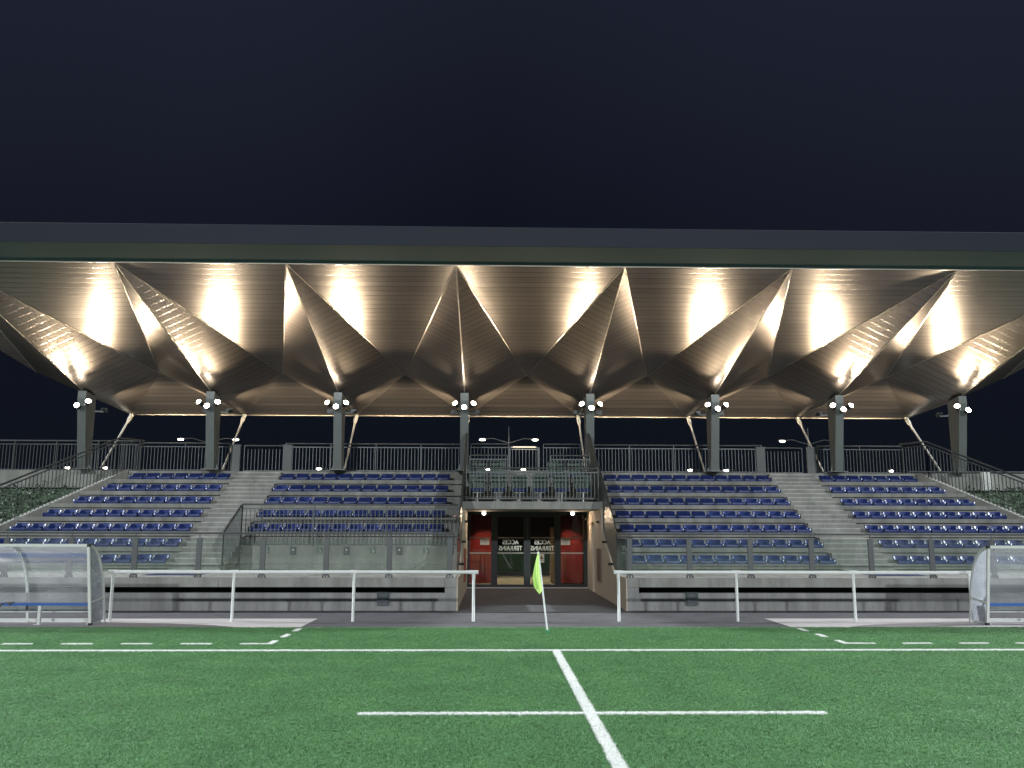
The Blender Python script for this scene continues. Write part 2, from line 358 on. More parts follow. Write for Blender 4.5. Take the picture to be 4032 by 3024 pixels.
# painted lines: ragged-edged strips a few mm above the turf
def strip(mb, p, q, w, z=0.005, rag=0.009):
    p, q = Vector((*p, z)), Vector((*q, z)); d = q-p; L_ = d.length; d.normalize(); n = Vector((-d.y, d.x, 0))
    k = max(2, int(L_/0.03)); vs_ = []
    for i in range(k+1):
        c = p + d*(L_*i/k)
        vs_ += [c + n*(w/2 + random.uniform(-rag, rag)), c - n*(w/2 + random.uniform(-rag, rag))]
    mb.add(vs_, [(2*i, 2*i+1, 2*i+3, 2*i+2) for i in range(k)])
g = MB(); strip(g, (-30,14.733), (30,14.733), 0.115); struct('touchline_marking', g, M['line'])
g = MB(); strip(g, (-0.085,14.665), (-0.085,-40), 0.105, 0.009); struct('halfway_marking', g, M['line'])
g = MB(); strip(g, (-2.55,9.733), (2.45,9.733), 0.10); struct('cross_marking', g, M['line'])
g = MB()
for s in (-1, 1):
    c = -4.95 if s < 0 else 5.06
    for k in range(9): strip(g, (c + s*k*1.01, 15.60), (c + s*(k*1.01+0.5), 15.60), 0.085)
    for k in range(3): strip(g, (c, 15.56 + k*0.98), (c, 15.56 + k*0.98 + 0.44), 0.09)
struct('dashed_marking', g, M['line'])

# real turf fibres over the part of the pitch near the stand (uncountable: stuff)
def fibre_mat(name, c0, c1, rough=0.6):
    m, N, L, b = new_mat(name); oi = N.new('ShaderNodeObjectInfo'); geo = N.new('ShaderNodeNewGeometry')
    nn = N.new('ShaderNodeTexNoise'); nn.inputs['Scale'].default_value = 1.3; nn.inputs['Detail'].default_value = 4; L.new(geo.outputs['Position'], nn.inputs['Vector'])
    a = N.new('ShaderNodeMath'); a.operation = 'MULTIPLY_ADD'; a.inputs[1].default_value = 0.65; L.new(oi.outputs['Random'], a.inputs[0])
    a2 = N.new('ShaderNodeMath'); a2.operation = 'MULTIPLY_ADD'; a2.inputs[1].default_value = 0.9; a2.inputs[2].default_value = -0.28; L.new(nn.outputs['Fac'], a2.inputs[0]); L.new(a2.outputs[0], a.inputs[2])
    r_ = N.new('ShaderNodeValToRGB'); L.new(a.outputs[0], r_.inputs[0])
    r_.color_ramp.elements[0].position = 0.05; r_.color_ramp.elements[0].color = (*c0, 1); r_.color_ramp.elements[1].position = 0.92; r_.color_ramp.elements[1].color = (*c1, 1)
    L.new(r_.outputs[0], b.inputs['Base Color']); b.inputs['Roughness'].default_value = rough; b.inputs['Specular IOR Level'].default_value = 0.18
    return m
M['fibre'] = fibre_mat('turf_fibre', (0.080, 0.190, 0.078), (0.158, 0.340, 0.143), 0.5)
M['fibrew'] = fibre_mat('white_turf_fibre', (0.78, 0.80, 0.78), (0.94, 0.95, 0.94), 0.6)
def tuft(name, mat, seed, n=9, rad=0.017, h=0.026):
    rr = random.Random(seed); g = MB()
    for i in range(n):
        a = rr.uniform(0, 6.28); q = rad*rr.random()**0.5; x, y = q*math.cos(a), q*math.sin(a)
        b = rr.uniform(0, 6.28); ln = rr.uniform(0.3, 1.3)*h*0.8; hh = h*rr.uniform(0.55, 1.1); w_ = 0.0018
        dx, dy = math.cos(b), math.sin(b); px_, py_ = -dy*w_, dx*w_
        g.add([(x-px_, y-py_, -0.002), (x+px_, y+py_, -0.002), (x+dx*ln*0.4+px_, y+dy*ln*0.4+py_, hh*0.6), (x+dx*ln*0.4-px_, y+dy*ln*0.4-py_, hh*0.6), (x+dx*ln, y+dy*ln, hh)], [(0,1,2,3),(3,2,4)])
    me = bpy.data.meshes.new(name); me.from_pydata(g.v, [], g.f); me.materials.append(mat)
    return bpy.data.objects.new(name, me)
def scatter(host, src, dens, seed, smin=0.8, smax=1.3):
    ng = bpy.data.node_groups.new('scatter_fibres', 'GeometryNodeTree')
    ng.interface.new_socket('Geometry', in_out='INPUT', socket_type='NodeSocketGeometry'); ng.interface.new_socket('Geometry', in_out='OUTPUT', socket_type='NodeSocketGeometry')
    N = ng.nodes; L = ng.links; gi = N.new('NodeGroupInput'); go = N.new('NodeGroupOutput')
    dp = N.new('GeometryNodeDistributePointsOnFaces'); dp.inputs['Density'].default_value = dens; dp.inputs['Seed'].default_value = seed
    oi = N.new('GeometryNodeObjectInfo'); oi.inputs['Object'].default_value = src; oi.inputs['As Instance'].default_value = True
    ip = N.new('GeometryNodeInstanceOnPoints'); rv = N.new('FunctionNodeRandomValue'); rv.data_type = 'FLOAT_VECTOR'; rv.inputs[0].default_value = (-0.15,-0.15,0); rv.inputs[1].default_value = (0.15,0.15,6.28)
    rs = N.new('FunctionNodeRandomValue'); rs.data_type = 'FLOAT'; rs.inputs[2].default_value = smin; rs.inputs[3].default_value = smax
    L.new(gi.outputs[0], dp.inputs['Mesh']); L.new(dp.outputs['Points'], ip.inputs['Points']); L.new(oi.outputs['Geometry'], ip.inputs['Instance'])
    L.new(rv.outputs[0], ip.inputs['Rotation']); L.new(rs.outputs[1], ip.inputs['Scale']); L.new(ip.outputs[0], go.inputs[0])
    md = host.modifiers.new('fibres', 'NODES'); md.node_group = ng
tg_ = tuft('turf_tuft', M['fibre'], 3); tw_ = tuft('white_tuft', M['fibrew'], 5, n=10, rad=0.014, h=0.027)
g = MB()
for (ya, yb) in ((2.4, 5.0), (5.0, 9.0), (9.0, 18.26)):
    xa_ = -1.16 - 0.72*yb - 0.5; xb__ = -1.16 + 0.76*yb + 0.5
    g.add([(xa_, ya, 0.001), (xb__, ya, 0.001), (xb__, yb, 0.001), (xa_, yb, 0.001)], [(0,1,2,3)])
hst = g.build('turf_fibres', M['fibre']); tag(hst, 'short green artificial turf fibres covering the pitch', 'artificial turf', kind='stuff'); scatter(hst, tg_, 2600, 1)
g = MB()
g.box(-15, 15, 14.678, 14.788, 0, 0.001); g.box(-0.137, -0.033, 2.4, 14.66, 0, 0.001); g.box(-2.55, 2.45, 9.686, 9.78, 0, 0.001)
for s in (-1, 1):
    c = -4.95 if s < 0 else 5.06
    for k in range(9): g.box(c+s*k*1.01, c+s*(k*1.01+0.5), 15.56, 15.64, 0, 0.001)
    for k in range(3): g.box(c-0.042, c+0.042, 15.56+k*0.98, 16.0+k*0.98, 0, 0.001)
hst = g.build('line_fibres', M['fibrew']); tag(hst, 'white artificial turf fibres forming the painted lines', 'line marking', kind='stuff'); scatter(hst, tw_, 6500, 2, 0.9, 1.35)

# ================================================================ GRANDSTAND
stand = thing('grandstand', (XB, 22.2, 0), 'concrete football grandstand with folded metal roof and blue seats', 'grandstand')
Y0, DY, T0, DT = 25.5, 0.911, 1.02, 0.45
def ty(k): return Y0 + DY*k
def tz(k): return T0 + DT*k
def dv(y): return 14.52 + 0.605*(31.27-y)     # distance of the oblique end wall from the axis
# front wall with its projecting ledge, a dark slot below the ledge
for s in (-1, 1):
    g = MB()
    a, b = sorted((VX(s*2.13), VX(s*18.3)))
    g.box(a, b, 22.2, 22.42, 0, 0.43)
    for k in range(12):          # vertical joints between wall blocks are narrow sunk gaps covered by plates of wall
        pass
    a2, b2 = sorted((VX(s*2.13), VX(s*2.42)))
    g.box(a2, b2, 22.2, 22.42, 0.4301, 0.568)
    g.build('front_wall', M['conc_dark'], stand)
    g = MB(); a3, b3 = sorted((VX(s*2.42), VX(s*18.3))); g.box(a3, b3, 22.75, 22.8, 0.40, 0.5715); g.build('slot_shade_panel', M['slot'], stand)  # near-black panel painted in for the shade of the recess
    g = MB(); cuts = [2.13, 2.42, 6.0 if s < 0 else 5.9, 9.3, 12.4, 15.5, 18.3]
    if s < 0: cuts = [2.13, 2.42, 8.0, 11.2, 14.5, 18.3]
    else: cuts = [2.13, 2.42, 9.62, 13.0, 18.3]
    for p, q in zip(cuts, cuts[1:]):
        a, b = sorted((VX(s*(p+0.004)), VX(s*(q-0.004)))); g.box(a, b, 22.17, 27.3, 0.572, 0.80)
    g.build('front_ledge', M['conc'], stand)
# tiers
def tier_part(s, v0, v1, k, diag=False):
    y, y2, z = ty(k), ty(k+1), tz(k)
    g = MB()
    def pl(ya, yb, za, zb):
        if diag:
            poly = [(VX(s*v0), ya), (VX(s*dv(ya)), ya), (VX(s*dv(yb)), yb), (VX(s*v0), yb)]
            if s < 0: poly = poly[::-1]
            g.prism(poly[::-1], 'z', za, zb)
        else:
            g.box(VX(s*v0), VX(s*v1), ya, yb, za, zb)
    pl(y, y2+0.03, z-0.13, z)
    pl(y+0.12, y2+0.02, z-0.17, z-0.1301)
    pl(y+0.045, y2+0.02, max(0.0, z-0.62), z-0.1701)
    return g
for s in (-1, 1):
    for k in range(7):
        if not (s < 0 and k < 2):
            tier_part(s, 2.16, 8.85, k).build('tier', M['conc'], stand)
        tier_part(s, 10.40, 0, k, True).build('tier', M['conc'], stand)
# wheelchair platform back wall in the left block
g = MB(); g.box(VX(-8.85), VX(-2.16), 26.95, 27.36, 0.80, 1.50); g.build('platform_wall', M['conc'], stand)
# aisle stairs
for s in (-1, 1):
    g = MB()
    for j in range(-1, 21):
        y = Y0 + DY/3*j; z = T0 + 0.15*j
        g.box(VX(s*8.852), VX(s*10.398), y, y+DY/3+0.02, max(0, z-0.5), z)
    g.build('aisle_stair', M['step'], stand)
    g = MB()
    for j in range(-1, 21):
        y = Y0 + DY/3*j; z = T0 + 0.15*j
        g.box(VX(s*8.86), VX(s*10.39), y-0.004, y+0.05, z-0.035, z+0.004)
    g.build('step_nosing', M['nosing'], stand)
    g = MB(); g.box(VX(s*8.95), VX(s*10.3), 31.87, 31.90, 3.86, 4.02); g.build('marker_strip', M['blue'], stand)
    g = MB(); g.box(VX(s*8.9), VX(s*10.35), 23.3, 24.5, 0.8005, 0.806); g.build('marker_strip', M['blue'], stand)
# top walkway deck
g = MB(); g.box(VX(-30), VX(-2.16), 31.89, 33.4, 3.52, 4.08); g.box(VX(2.16), VX(30), 31.89, 33.4, 3.52, 4.08)
g.box(VX(-2.155), VX(2.155), 31.0, 33.4, 3.42, 4.08); g.build('upper_walkway', M['conc'], stand)
# oblique end walls
for s in (-1, 1):
    ys_ = [31.9, 31.27, 24.0]; g = MB()
    def zt(y): return min(4.08, 3.91 - 0.535*(31.27-y)) if y < 31.6 else 4.08
    pts = [(31.6, 4.08), (24.0, 3.91-0.535*(31.27-24.0))]
    vs_ = []
    for y, z in pts:
        for off in (0.0, 0.16):
            vs_ += [(VX(s*(dv(y)+off-0.01)), y, -0.01), (VX(s*(dv(y)+off-0.01)), y, z)]
    # order: y0 inner bottom/top, y0 outer bottom/top, y1 ...
    F = [(0,1,5,4),(2,6,7,3),(1,3,7,5),(0,2,3,1),(4,5,7,6)]
    g.add(vs_, F if s > 0 else [f[::-1] for f in F]); g.build('end_wall', M['conc'], stand)
# VIP box over the tunnel
g = MB(); g.box(VX(-2.155), VX(2.155), 27.0, 28.9, 2.62, 2.85); g.build('box_floor', M['conc'], stand)
g = MB(); g.box(VX(-2.155), VX(2.155), 28.902, 31.0, 2.62, 3.41); g.build('box_floor', M['conc'], stand)
# tunnel walls (rendered, warm) with steel parapet plates above them
for s in (-1, 1):
    top = [(22.2, 0.80), (24.45, 0.80), (27.0, 1.97), (27.0, 2.62), (31.2, 2.62)]
    poly = [(22.203, -0.01), (31.2, -0.01)] + top[::-1]
    poly[-1] = (22.203, 0.80)
    g = MB(); a, b = sorted((VX(s*2.10), VX(s*2.155))); 
    g.prism(poly, 'x', a, b); g.build('tunnel_wall', M['conc_warm'], stand)
    plate = [(24.1, 0.86), (24.55, 0.86), (30.9, 3.78), (31.2, 4.0), (31.2, 5.45), (30.6, 5.35), (29.64, 4.9), (28.36, 4.23), (27.33, 3.74), (26.0, 3.04), (25.27, 2.62), (24.5, 2.15), (24.22, 1.95), (24.1, 1.70)]
    g = MB(); a, b = sorted((VX(s*2.158), VX(s*2.175))); g.prism(plate, 'x', a, b); g.build('parapet_plate', M['steel'], stand)
    for y, z in ((24.9,1.02),(26.2,1.62),(27.5,2.22),(28.7,2.78),(29.9,3.33)):
        g = MB(); g.tube([(VX(s*2.02), y, z+0.02), (VX(s*2.157), y, z+0.02)], 0.035, 8); g.build('anchor_bolt', M['dark'], stand)
    # plate top flange catches light
    g = MB(); pt = plate[4:]; 
    g.tube([(VX(s*2.166), y, z) for y, z in pt], 0.016, 6); g.build('plate_flange', M['rail'], stand)
# wall niches on the right tunnel side: recess frame panels
g = MB(); g.box(VX(2.07)-0.012, VX(2.10)-0.001, 27.0, 27.95, 0.42, 1.42); g.build('hatch_panel', pm('brown_hatch', (0.16, 0.12, 0.09), 0.6, var=0.1), stand)
g = MB(); g.box(VX(-2.10)+0.001, VX(-2.07)+0.012, 27.0, 27.9, 0.42, 1.42); g.build('hatch_panel', M['brownred'], stand)
g = MB(); g.box(VX(2.04), VX(2.10)-0.001, 28.9, 29.0, 0.02, 2.24); g.box(VX(2.04), VX(2.10)-0.001, 29.0, 30.4, 2.2, 2.24); g.build('side_door_frame', M['conc_warm'], stand)

# lobby behind the glazed front
g = MB()
g.add([(-1.99,31.22,0.005),(2.25,31.22,0.005),(2.25,39.8,0.005),(-1.99,39.8,0.005)], [(0,1,2,3)]); g.build('lobby_floor', M['lobbyfloor'], stand)
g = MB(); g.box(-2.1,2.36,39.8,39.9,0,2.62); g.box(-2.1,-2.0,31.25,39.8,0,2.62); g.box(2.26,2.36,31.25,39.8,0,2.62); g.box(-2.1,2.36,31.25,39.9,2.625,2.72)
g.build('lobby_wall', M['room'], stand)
for (xa, xb_) in ((-1.95, -1.0), (1.28, 2.2)):
    g = MB(); g.box(xa, xb_, 32.3, 32.36, 0.10, 2.55); g.build('red_lobby_panel', M['red'], stand)
g = MB(); g.box(1.15, 1.20, 32.4, 34.4, 0.05, 2.1); g.build('lobby_side_panel', pm('brown_panel', (0.16,0.075,0.03), 0.6), stand)
# glazed front
gf = MB()
y0, y1 = 30.98, 31.06
def fr(x0, x1, z0, z1): gf.box(x0, x1, y0, y1, z0, z1)
fr(-1.97, 2.23, 2.52, 2.62); fr(-1.97, 2.23, 0.03, 0.12)
for (x0, x1) in ((-1.97,-1.89),(-1.14,-0.92),(0.0,0.235),(1.08,1.30),(2.10,2.23)): fr(x0, x1, 0.1202, 2.5198)
fr(-0.918, -0.002, 2.44, 2.5198); fr(0.237, 1.078, 2.44, 2.5198)
gfo = gf.build('door_frame', M['frame'], stand)
for (x0, x1, za, zb) in ((-1.885,-1.145,0.125,2.515),(-0.915,-0.005,0.125,2.435),(0.24,1.075,0.125,2.435),(1.305,2.095,0.125,2.515)):
    p = MB(); p.box(x0, x1, 31.01, 31.02, za, zb); po = p.build('door_pane', M['doorglass'], stand)
    for z in (1.70, 1.175):
        b_ = MB(); b_.box(x0, x1, 31.002, 31.008, z, z+0.045); b_.build('glass_band', M['band'], po)
g = MB(); g.tube([(0.12,30.93,0.95),(0.12,30.93,2.45)], 0.014, 8); g.bar((0.12,30.93,1.0),(0.12,30.985,1.0),0.02); g.bar((0.12,30.93,2.4),(0.12,30.985,2.4),0.02); g.build('door_pull', M['rail'], stand)
g = MB(); g.box(-1.97,2.22,30.93,31.1,-0.004,0.028); g.build('threshold', M['pad'], stand)
# mirrored door lettering (it is stuck to the inside of the glass and read from the lobby)
def text(body, x, z, size, y, mat, name, parent, mirror=False, align='CENTER', sx=1.0):
    c = bpy.data.curves.new(name, 'FONT'); c.body = body; c.size = size; c.align_x = align; c.align_y = 'CENTER'; c.extrude = 0.001; c.offset = size*0.018
    o = bpy.data.objects.new(name, c); COL.objects.link(o)
    dg = bpy.context.evaluated_depsgraph_get(); me = bpy.data.meshes.new_from_object(o.evaluated_get(dg)); bpy.data.objects.remove(o)
    k = -1 if mirror else 1
    for v in me.vertices: v.co = Vector((x + k*sx*v.co.x, y - v.co.z, z + v.co.y))
    me.materials.clear(); me.materials.append(mat)
    if mirror: me.flip_normals()
    o = bpy.data.objects.new(name, me); COL.objects.link(o); o.parent = parent; o.matrix_parent_inverse = parent.matrix_basis.inverted(); return o
for x in (-0.465, 0.655):
    text('ACCES', x, 1.565, 0.215, 31.005, M['letter'], 'door_lettering', stand, True, sx=0.86)
    text('TERRAINS', x, 1.355, 0.215, 31.005, M['letter'], 'door_lettering', stand, True, sx=0.86)

# ---- roof
S = 4.515; colx = [XB + (i-3.5)*S for i in range(8)]
yA, zA, yC, zC, yV, zV, yB, zB = 22.35, 8.94, 30.84, 6.85, 31.94, 7.685, 35.27, 6.58
yR, zR = 31.6, 6.74
A = [(x, yA, zA) for x in colx]; Cf = [(x, yC, zC) for x in colx]; Cr = [(x, yR, zR) for x in colx]; Bk = [(x, yB, zB) for x in colx]
Vv = [(colx[0]-S/2 + i*S, yV, zV) for i in range(9)]
roof = bpy.data.objects.new('roof', None); COL.objects.link(roof); roof.location = (XB, 28, 8); roof.parent = stand; roof.matrix_parent_inverse = stand.matrix_basis.inverted()
roof_inv = (Matrix.Translation((XB, 28, 8))).inverted()
def rb(mb, name, mat):
    o = mb.build(name, mat); o.parent = roof; o.matrix_parent_inverse = roof_inv; return o
g = MB()
xl, xr = Vv[0][0], Vv[8][0]
for i in range(8):
    L_, R_ = Vv[i], Vv[i+1]
    g.add([A[i], Cf[i], L_, R_, Cr[i], Bk[i]], [(0,1,2),(1,0,3),(1,4,2),(4,1,3),(4,5,2) if i > 0 else (4,5,2),(5,4,3)])
for i in range(7):
    g.add([A[i], A[i+1], Vv[i+1]], [(0,2,1)]); g.add([Bk[i], Bk[i+1], Vv[i+1]], [(0,1,2)])
g.add([A[0], Vv[0], (xl, yA, zA)], [(0,1,2)]); g.add([A[7], Vv[8], (xr, yA, zA)], [(0,2,1)])
# the rear outer half facets are not there: drop faces touching first/last V and B
keep = []
for f, sm in zip(g.f, g.sm):
    P = [g.v[i] for i in f]
    if any(p[1] > 35 for p in P) and (any(abs(p[0]-xl) < .01 for p in P) or any(abs(p[0]-xr) < .01 for p in P)): continue
    keep.append(f)
g.f = keep; g.sm = [False]*len(keep)
rb(g, 'soffit', M['soffit'])
g = MB()
for i in range(8):
    for a, b in ((A[i], Cf[i]), (A[i], Vv[i]), (A[i], Vv[i+1]), (Cr[i], Bk[i])):
        g.tube([(a[0], a[1], a[2]-0.006), (b[0], b[1], b[2]-0.006)], 0.017, 6)
rb(g, 'ridge_trim', M['trim'])
g = MB(); g.box(colx[0], colx[7], 35.272, 35.34, 6.56, 6.72); g.tube([(colx[0], 35.27, 6.57), (colx[7], 35.27, 6.57)], 0.02, 6); rb(g, 'rear_edge', M['edge'])
# fascia: upright face and a deep lip below it
XE0, XE1 = xl-0.02, xr+0.02
g = MB(); g.prism([(21.32,9.12),(21.32,9.62),(21.40,9.66),(21.75,9.66),(21.75,9.12)], 'x', XE0, XE1); rb(g, 'fascia', M['fascia'])
g = MB(); g.prism([(21.32,9.115),(21.75,9.115),(22.39,9.10),(22.39,8.955),(22.35,8.94),(22.33,8.94)], 'x', XE0, XE1); rb(g, 'fascia_lip', M['fascia_low'])
g = MB(); g.tube([(XE0,22.352,8.935),(XE1,22.352,8.935)], 0.009, 6); g.box(XE0, XE1, 22.335, 22.362, 8.912, 8.94); rb(g, 'edge_trim_light_stop', M['edge'])  # box under the trim added to keep lamp light off the lip
g = MB(); g.add([(XE0,21.76,9.64),(XE1,21.76,9.64),(XE1,32,8.1),(XE0,32,8.1)], [(0,1,2,3)]); g.add([(XE0,32,8.1),(XE1,32,8.1),(colx[7],35.34,6.75),(colx[0],35.34,6.75)], [(0,1,2,3)])
for x in (XE0, XE1): g.add([(x,21.76,9.1),(x,21.76,9.64),(x,32,8.1),(x,yV,zV),(x,yA,zA)], [(0,1,2,3,4)])
rb(g, 'roof_cover', M['roof'])

# ---- columns, struts
for i, x in enumerate(colx):
    g = MB(); hw = 0.145
    prof = [(31.22, 4.08), (31.62, 4.08), (31.62, zR-0.02), (yC-0.02, zC-0.02), (yC-0.03, 6.55)]
    g.prism(prof, 'x', x-hw, x+hw); co = g.build('column', M['steel'], stand)
    g = MB(); g.box(x-0.26, x+0.26, 31.08, 31.8, 4.08, 4.11)
    for sx in (-1, 1):
        g.prism([(x+sx*0.147, 4.11), (x+sx*0.25, 4.11), (x+sx*0.147, 4.36)] if sx > 0 else [(x+sx*0.147, 4.11), (x+sx*0.147, 4.36), (x+sx*0.25, 4.11)], 'y', 31.4, 31.42)
    g.build('base_plate', M['steel'], co)
    g = MB(); g.tube([(x, 35.2, 6.56), (x, 35.0, 6.36), (x, 34.8, 6.17), (x, 32.75, 4.2)], [0.075, 0.085, 0.04, 0.035], 8); g.ball((x, 35.18, 6.54), 0.09)
    g.build('rear_strut', pm('strut_paint', (0.42,0.42,0.40), 0.45, metal=0.2) if i == 0 else bpy.data.materials['strut_paint'], stand)

# ================================================================ COLUMN LAMPS
WARM = (1.0, 0.80, 0.55)
def lamp(x, y, z, aim, label, group, lit=True, power=55.0, bx=0.0, size=58, r=0.095, name='column_spotlight'):
    t = thing(name, (x, y, z), label, 'spotlight', group)
    c = Vector((x, y, z)); a = (Vector(aim)-c).normalized()
    g = MB(); g.tube([c - a*0.20, c - a*0.17, c - a*0.02, c], [r*0.6, r*0.85, r, r*1.05], 14); g.build('housing', M['dark'], t)
    g = MB(); g.bar(c - a*0.10 - Vector((0,0,0.02)), Vector((bx, y+0.22, z-0.10)), 0.04); g.build('bracket', M['steel'], t)
    g = MB(); g.disc(c + a*0.004, a, r*0.95, 16, r*0.85); g.build('lens', M['lens'], t)
    s_ = spot('lamp_light', c + a*0.12, aim, power, WARM, size, 1.0, 0.07)
    s_.parent = t; s_.matrix_parent_inverse = t.matrix_basis.inverted()
    return t
posn = ['leftmost', 'second from left', 'third from left', 'fourth from left', 'fourth from right', 'third from right', 'second from right', 'rightmost']
for i, x in enumerate(colx):
    if i > 0: lamp(x-0.33, 30.62, 6.43, (x-1.9, 27.9, 8.2), 'lit round spotlight on left side of %s roof column' % posn[i], 'spotlights on the roof columns', power=820, bx=x-0.1)
    if i < 7: lamp(x+0.33, 30.62, 6.43, (x+1.9, 27.9, 8.2), 'lit round spotlight on right side of %s roof column' % posn[i], 'spotlights on the roof columns', power=820, bx=x+0.1)
    lamp(x, 30.50, 6.27, (x, 25.0, 8.25), 'lower lit centre spotlight on front of %s roof column' % posn[i], 'spotlights on the roof columns', power=800, bx=x, size=50)
    for s in (-1, 1):
        if (i == 0 and s < 0) or (i == 7 and s > 0): continue
        t = thing('rear_spotlight', (x+s*0.42, 31.75, 6.28), 'dark rear facing spotlight on %s side of %s roof column' % (SIDE[s], posn[i]), 'spotlight', 'rear facing spotlights on the roof columns')
        g = MB(); g.box(x+s*0.42-0.11, x+s*0.42+0.11, 31.70, 31.80, 6.18, 6.34); g.build('housing', M['dark'], t)
        g = MB(); g.bar((x+s*0.14, 31.6, 6.2), (x+s*0.40, 31.72, 6.2), 0.05); g.build('bracket', M['steel'], t)
        g = MB(); g.box(x+s*0.42-0.09, x+s*0.42+0.09, 31.802, 31.81, 6.20, 6.32); g.build('lens', M['lens3'], t)
        l_ = spot('lamp_light', (x+s*0.42, 31.84, 6.30), (x+s*1.6, 33.7, 7.1), 4200, WARM, 80, 1.0, 0.05)
        l_.parent = t; l_.matrix_parent_inverse = t.matrix_basis.inverted()
# tunnel lamps
for x, d in ((-1.40, 'left'), (1.68, 'right')):
    t = thing('tunnel_spotlight', (x, 30.5, 2.6), 'small lit spotlight under the tunnel ceiling on its %s side' % d, 'spotlight')
    g = MB(); g.tube([(x, 30.62, 2.60), (x, 30.50, 2.56)], [0.05, 0.07], 12); g.build('housing', M['dark'], t)
    g = MB(); g.disc((x, 30.497, 2.559), (0, -1, -0.35), 0.065, 14, 0.05); g.build('lens', M['lens3'], t)
    l_ = spot('lamp_light', (x, 30.42, 2.54), (x*1.25, 28.2, 0.6), 75, (1.0, 0.74, 0.50), 150, 0.8, 0.06)
    l_.parent = t; l_.matrix_parent_inverse = t.matrix_basis.inverted()
# lobby ceiling lamps (light seen inside)
for x, yl, lb in ((-1.4, 31.5, 'left front'), (0.2, 33.2, 'middle'), (1.7, 31.5, 'right front'), (-0.9, 36.5, 'left rear'), (1.2, 36.5, 'right rear')):
    t = thing('lobby_ceiling_lamp', (x, yl, 2.6), 'dim round ceiling lamp inside the %s of the lobby' % lb, 'ceiling lamp', 'lobby ceiling lamps')
    g = MB(); g.tube([(x, yl, 2.62), (x, yl, 2.58)], 0.08, 12); g.build('lamp_body', M['whitedull'], t)
    l_ = spot('lamp_light', (x, yl, 2.55), (x, yl+(1.1 if yl < 32 else 0.1), 0), 150 if yl < 32 else 190, (1.0, 0.82, 0.6), 70 if yl < 32 else 130, 1.0, 0.06)
    l_.parent = t; l_.matrix_parent_inverse = t.matrix_basis.inverted()

# ================================================================ RAILINGS
def bars(mb, p, q, zb, zt, sp=0.125, w=0.02):
    p, q = Vector(p), Vector(q); n = max(1, int((q-p).length/sp))
    for i in range(n+1):
        c = p.lerp(q, i/n); mb.box(c.x-w/2, c.x+w/2, c.y-w/2, c.y+w/2, c.z+zb, c.z+zt)
def railing(p, q, h, label, cat='railing', zb=0.08, sp=0.125, post=1.5, group=None, second=True, r=0.022):
    p, q = Vector(p), Vector(q); t = thing('railing', p, label, cat, group); up = Vector((0,0,1))
    g = MB(); g.tube([p+up*h, q+up*h], r+0.004, 8); g.build('handrail', M['rail'], t)
    g = MB()
    if second: g.bar(p+up*(h-0.13), q+up*(h-0.13), 0.03, 0.035)
    g.bar(p+up*zb, q+up*zb, 0.03, 0.035); g.build('crossbar', M['rail'], t)
    g = MB(); bars(g, p, q, zb, h-0.13, sp); g.build('bars', M['rail'], t)
    n = max(1, round((q-p).length/post))
    for i in range(n+1):
        c = p.lerp(q, i/n); m_ = MB(); m_.box(c.x-0.012, c.x+0.012, c.y-0.035, c.y+0.035, c.z, c.z+h-0.01); m_.build('post', M['rail'], t)
    return t
YR = 32.62
railing((VX(-8.95), YR, 4.08), (VX(-2.25), YR, 4.08), 1.08, 'grey barred railing on upper walkway between left aisle and tunnel box')
railing((VX(2.25), YR, 4.08), (VX(8.93), YR, 4.08), 1.08, 'grey barred railing on upper walkway between tunnel box and right aisle')
railing((VX(-14.3), YR, 4.08), (VX(-11.05), YR, 4.08), 1.08, 'short grey barred railing on upper walkway left of left aisle')
railing((VX(11.05), YR, 4.08), (VX(14.3), YR, 4.08), 1.08, 'short grey barred railing on upper walkway right of right aisle')
railing((VX(-22), YR, 4.08), (VX(-14.35), YR, 4.08), 1.15, 'long grey railing on walkway beyond the leftmost roof column', second=True)
railing((VX(-10.55), YR+0.25, 4.08), (VX(-9.1), YR+0.25, 4.08), 1.02, 'grey barred gate closing the top of the left aisle', 'gate', second=False)
railing((VX(9.1), YR+0.25, 4.08), (VX(10.55), YR+0.25, 4.08), 1.02, 'grey barred gate closing the top of the right aisle', 'gate', second=False)
for s in (-1, 1):
    for v, nm in ((8.88, 'inner'), (10.8, 'outer')):
        t = thing('gate_pillar', (VX(s*v), YR, 4.08), 'flat grey metal pillar on %s edge of %s aisle top' % (nm, SIDE[s]), 'pillar', 'pillars beside the aisle gates')
        g = MB(); g.box(VX(s*v)-0.17, VX(s*v)+0.17, YR-0.06, YR+0.06, 4.08, 5.08); g.build('pillar_body', M['guardpost'], t, bevel=0.01)
        g = MB(); g.box(VX(s*v)-0.19, VX(s*v)+0.19, YR-0.075, YR+0.075, 5.082, 5.11); g.build('pillar_cap', M['rail'], t)
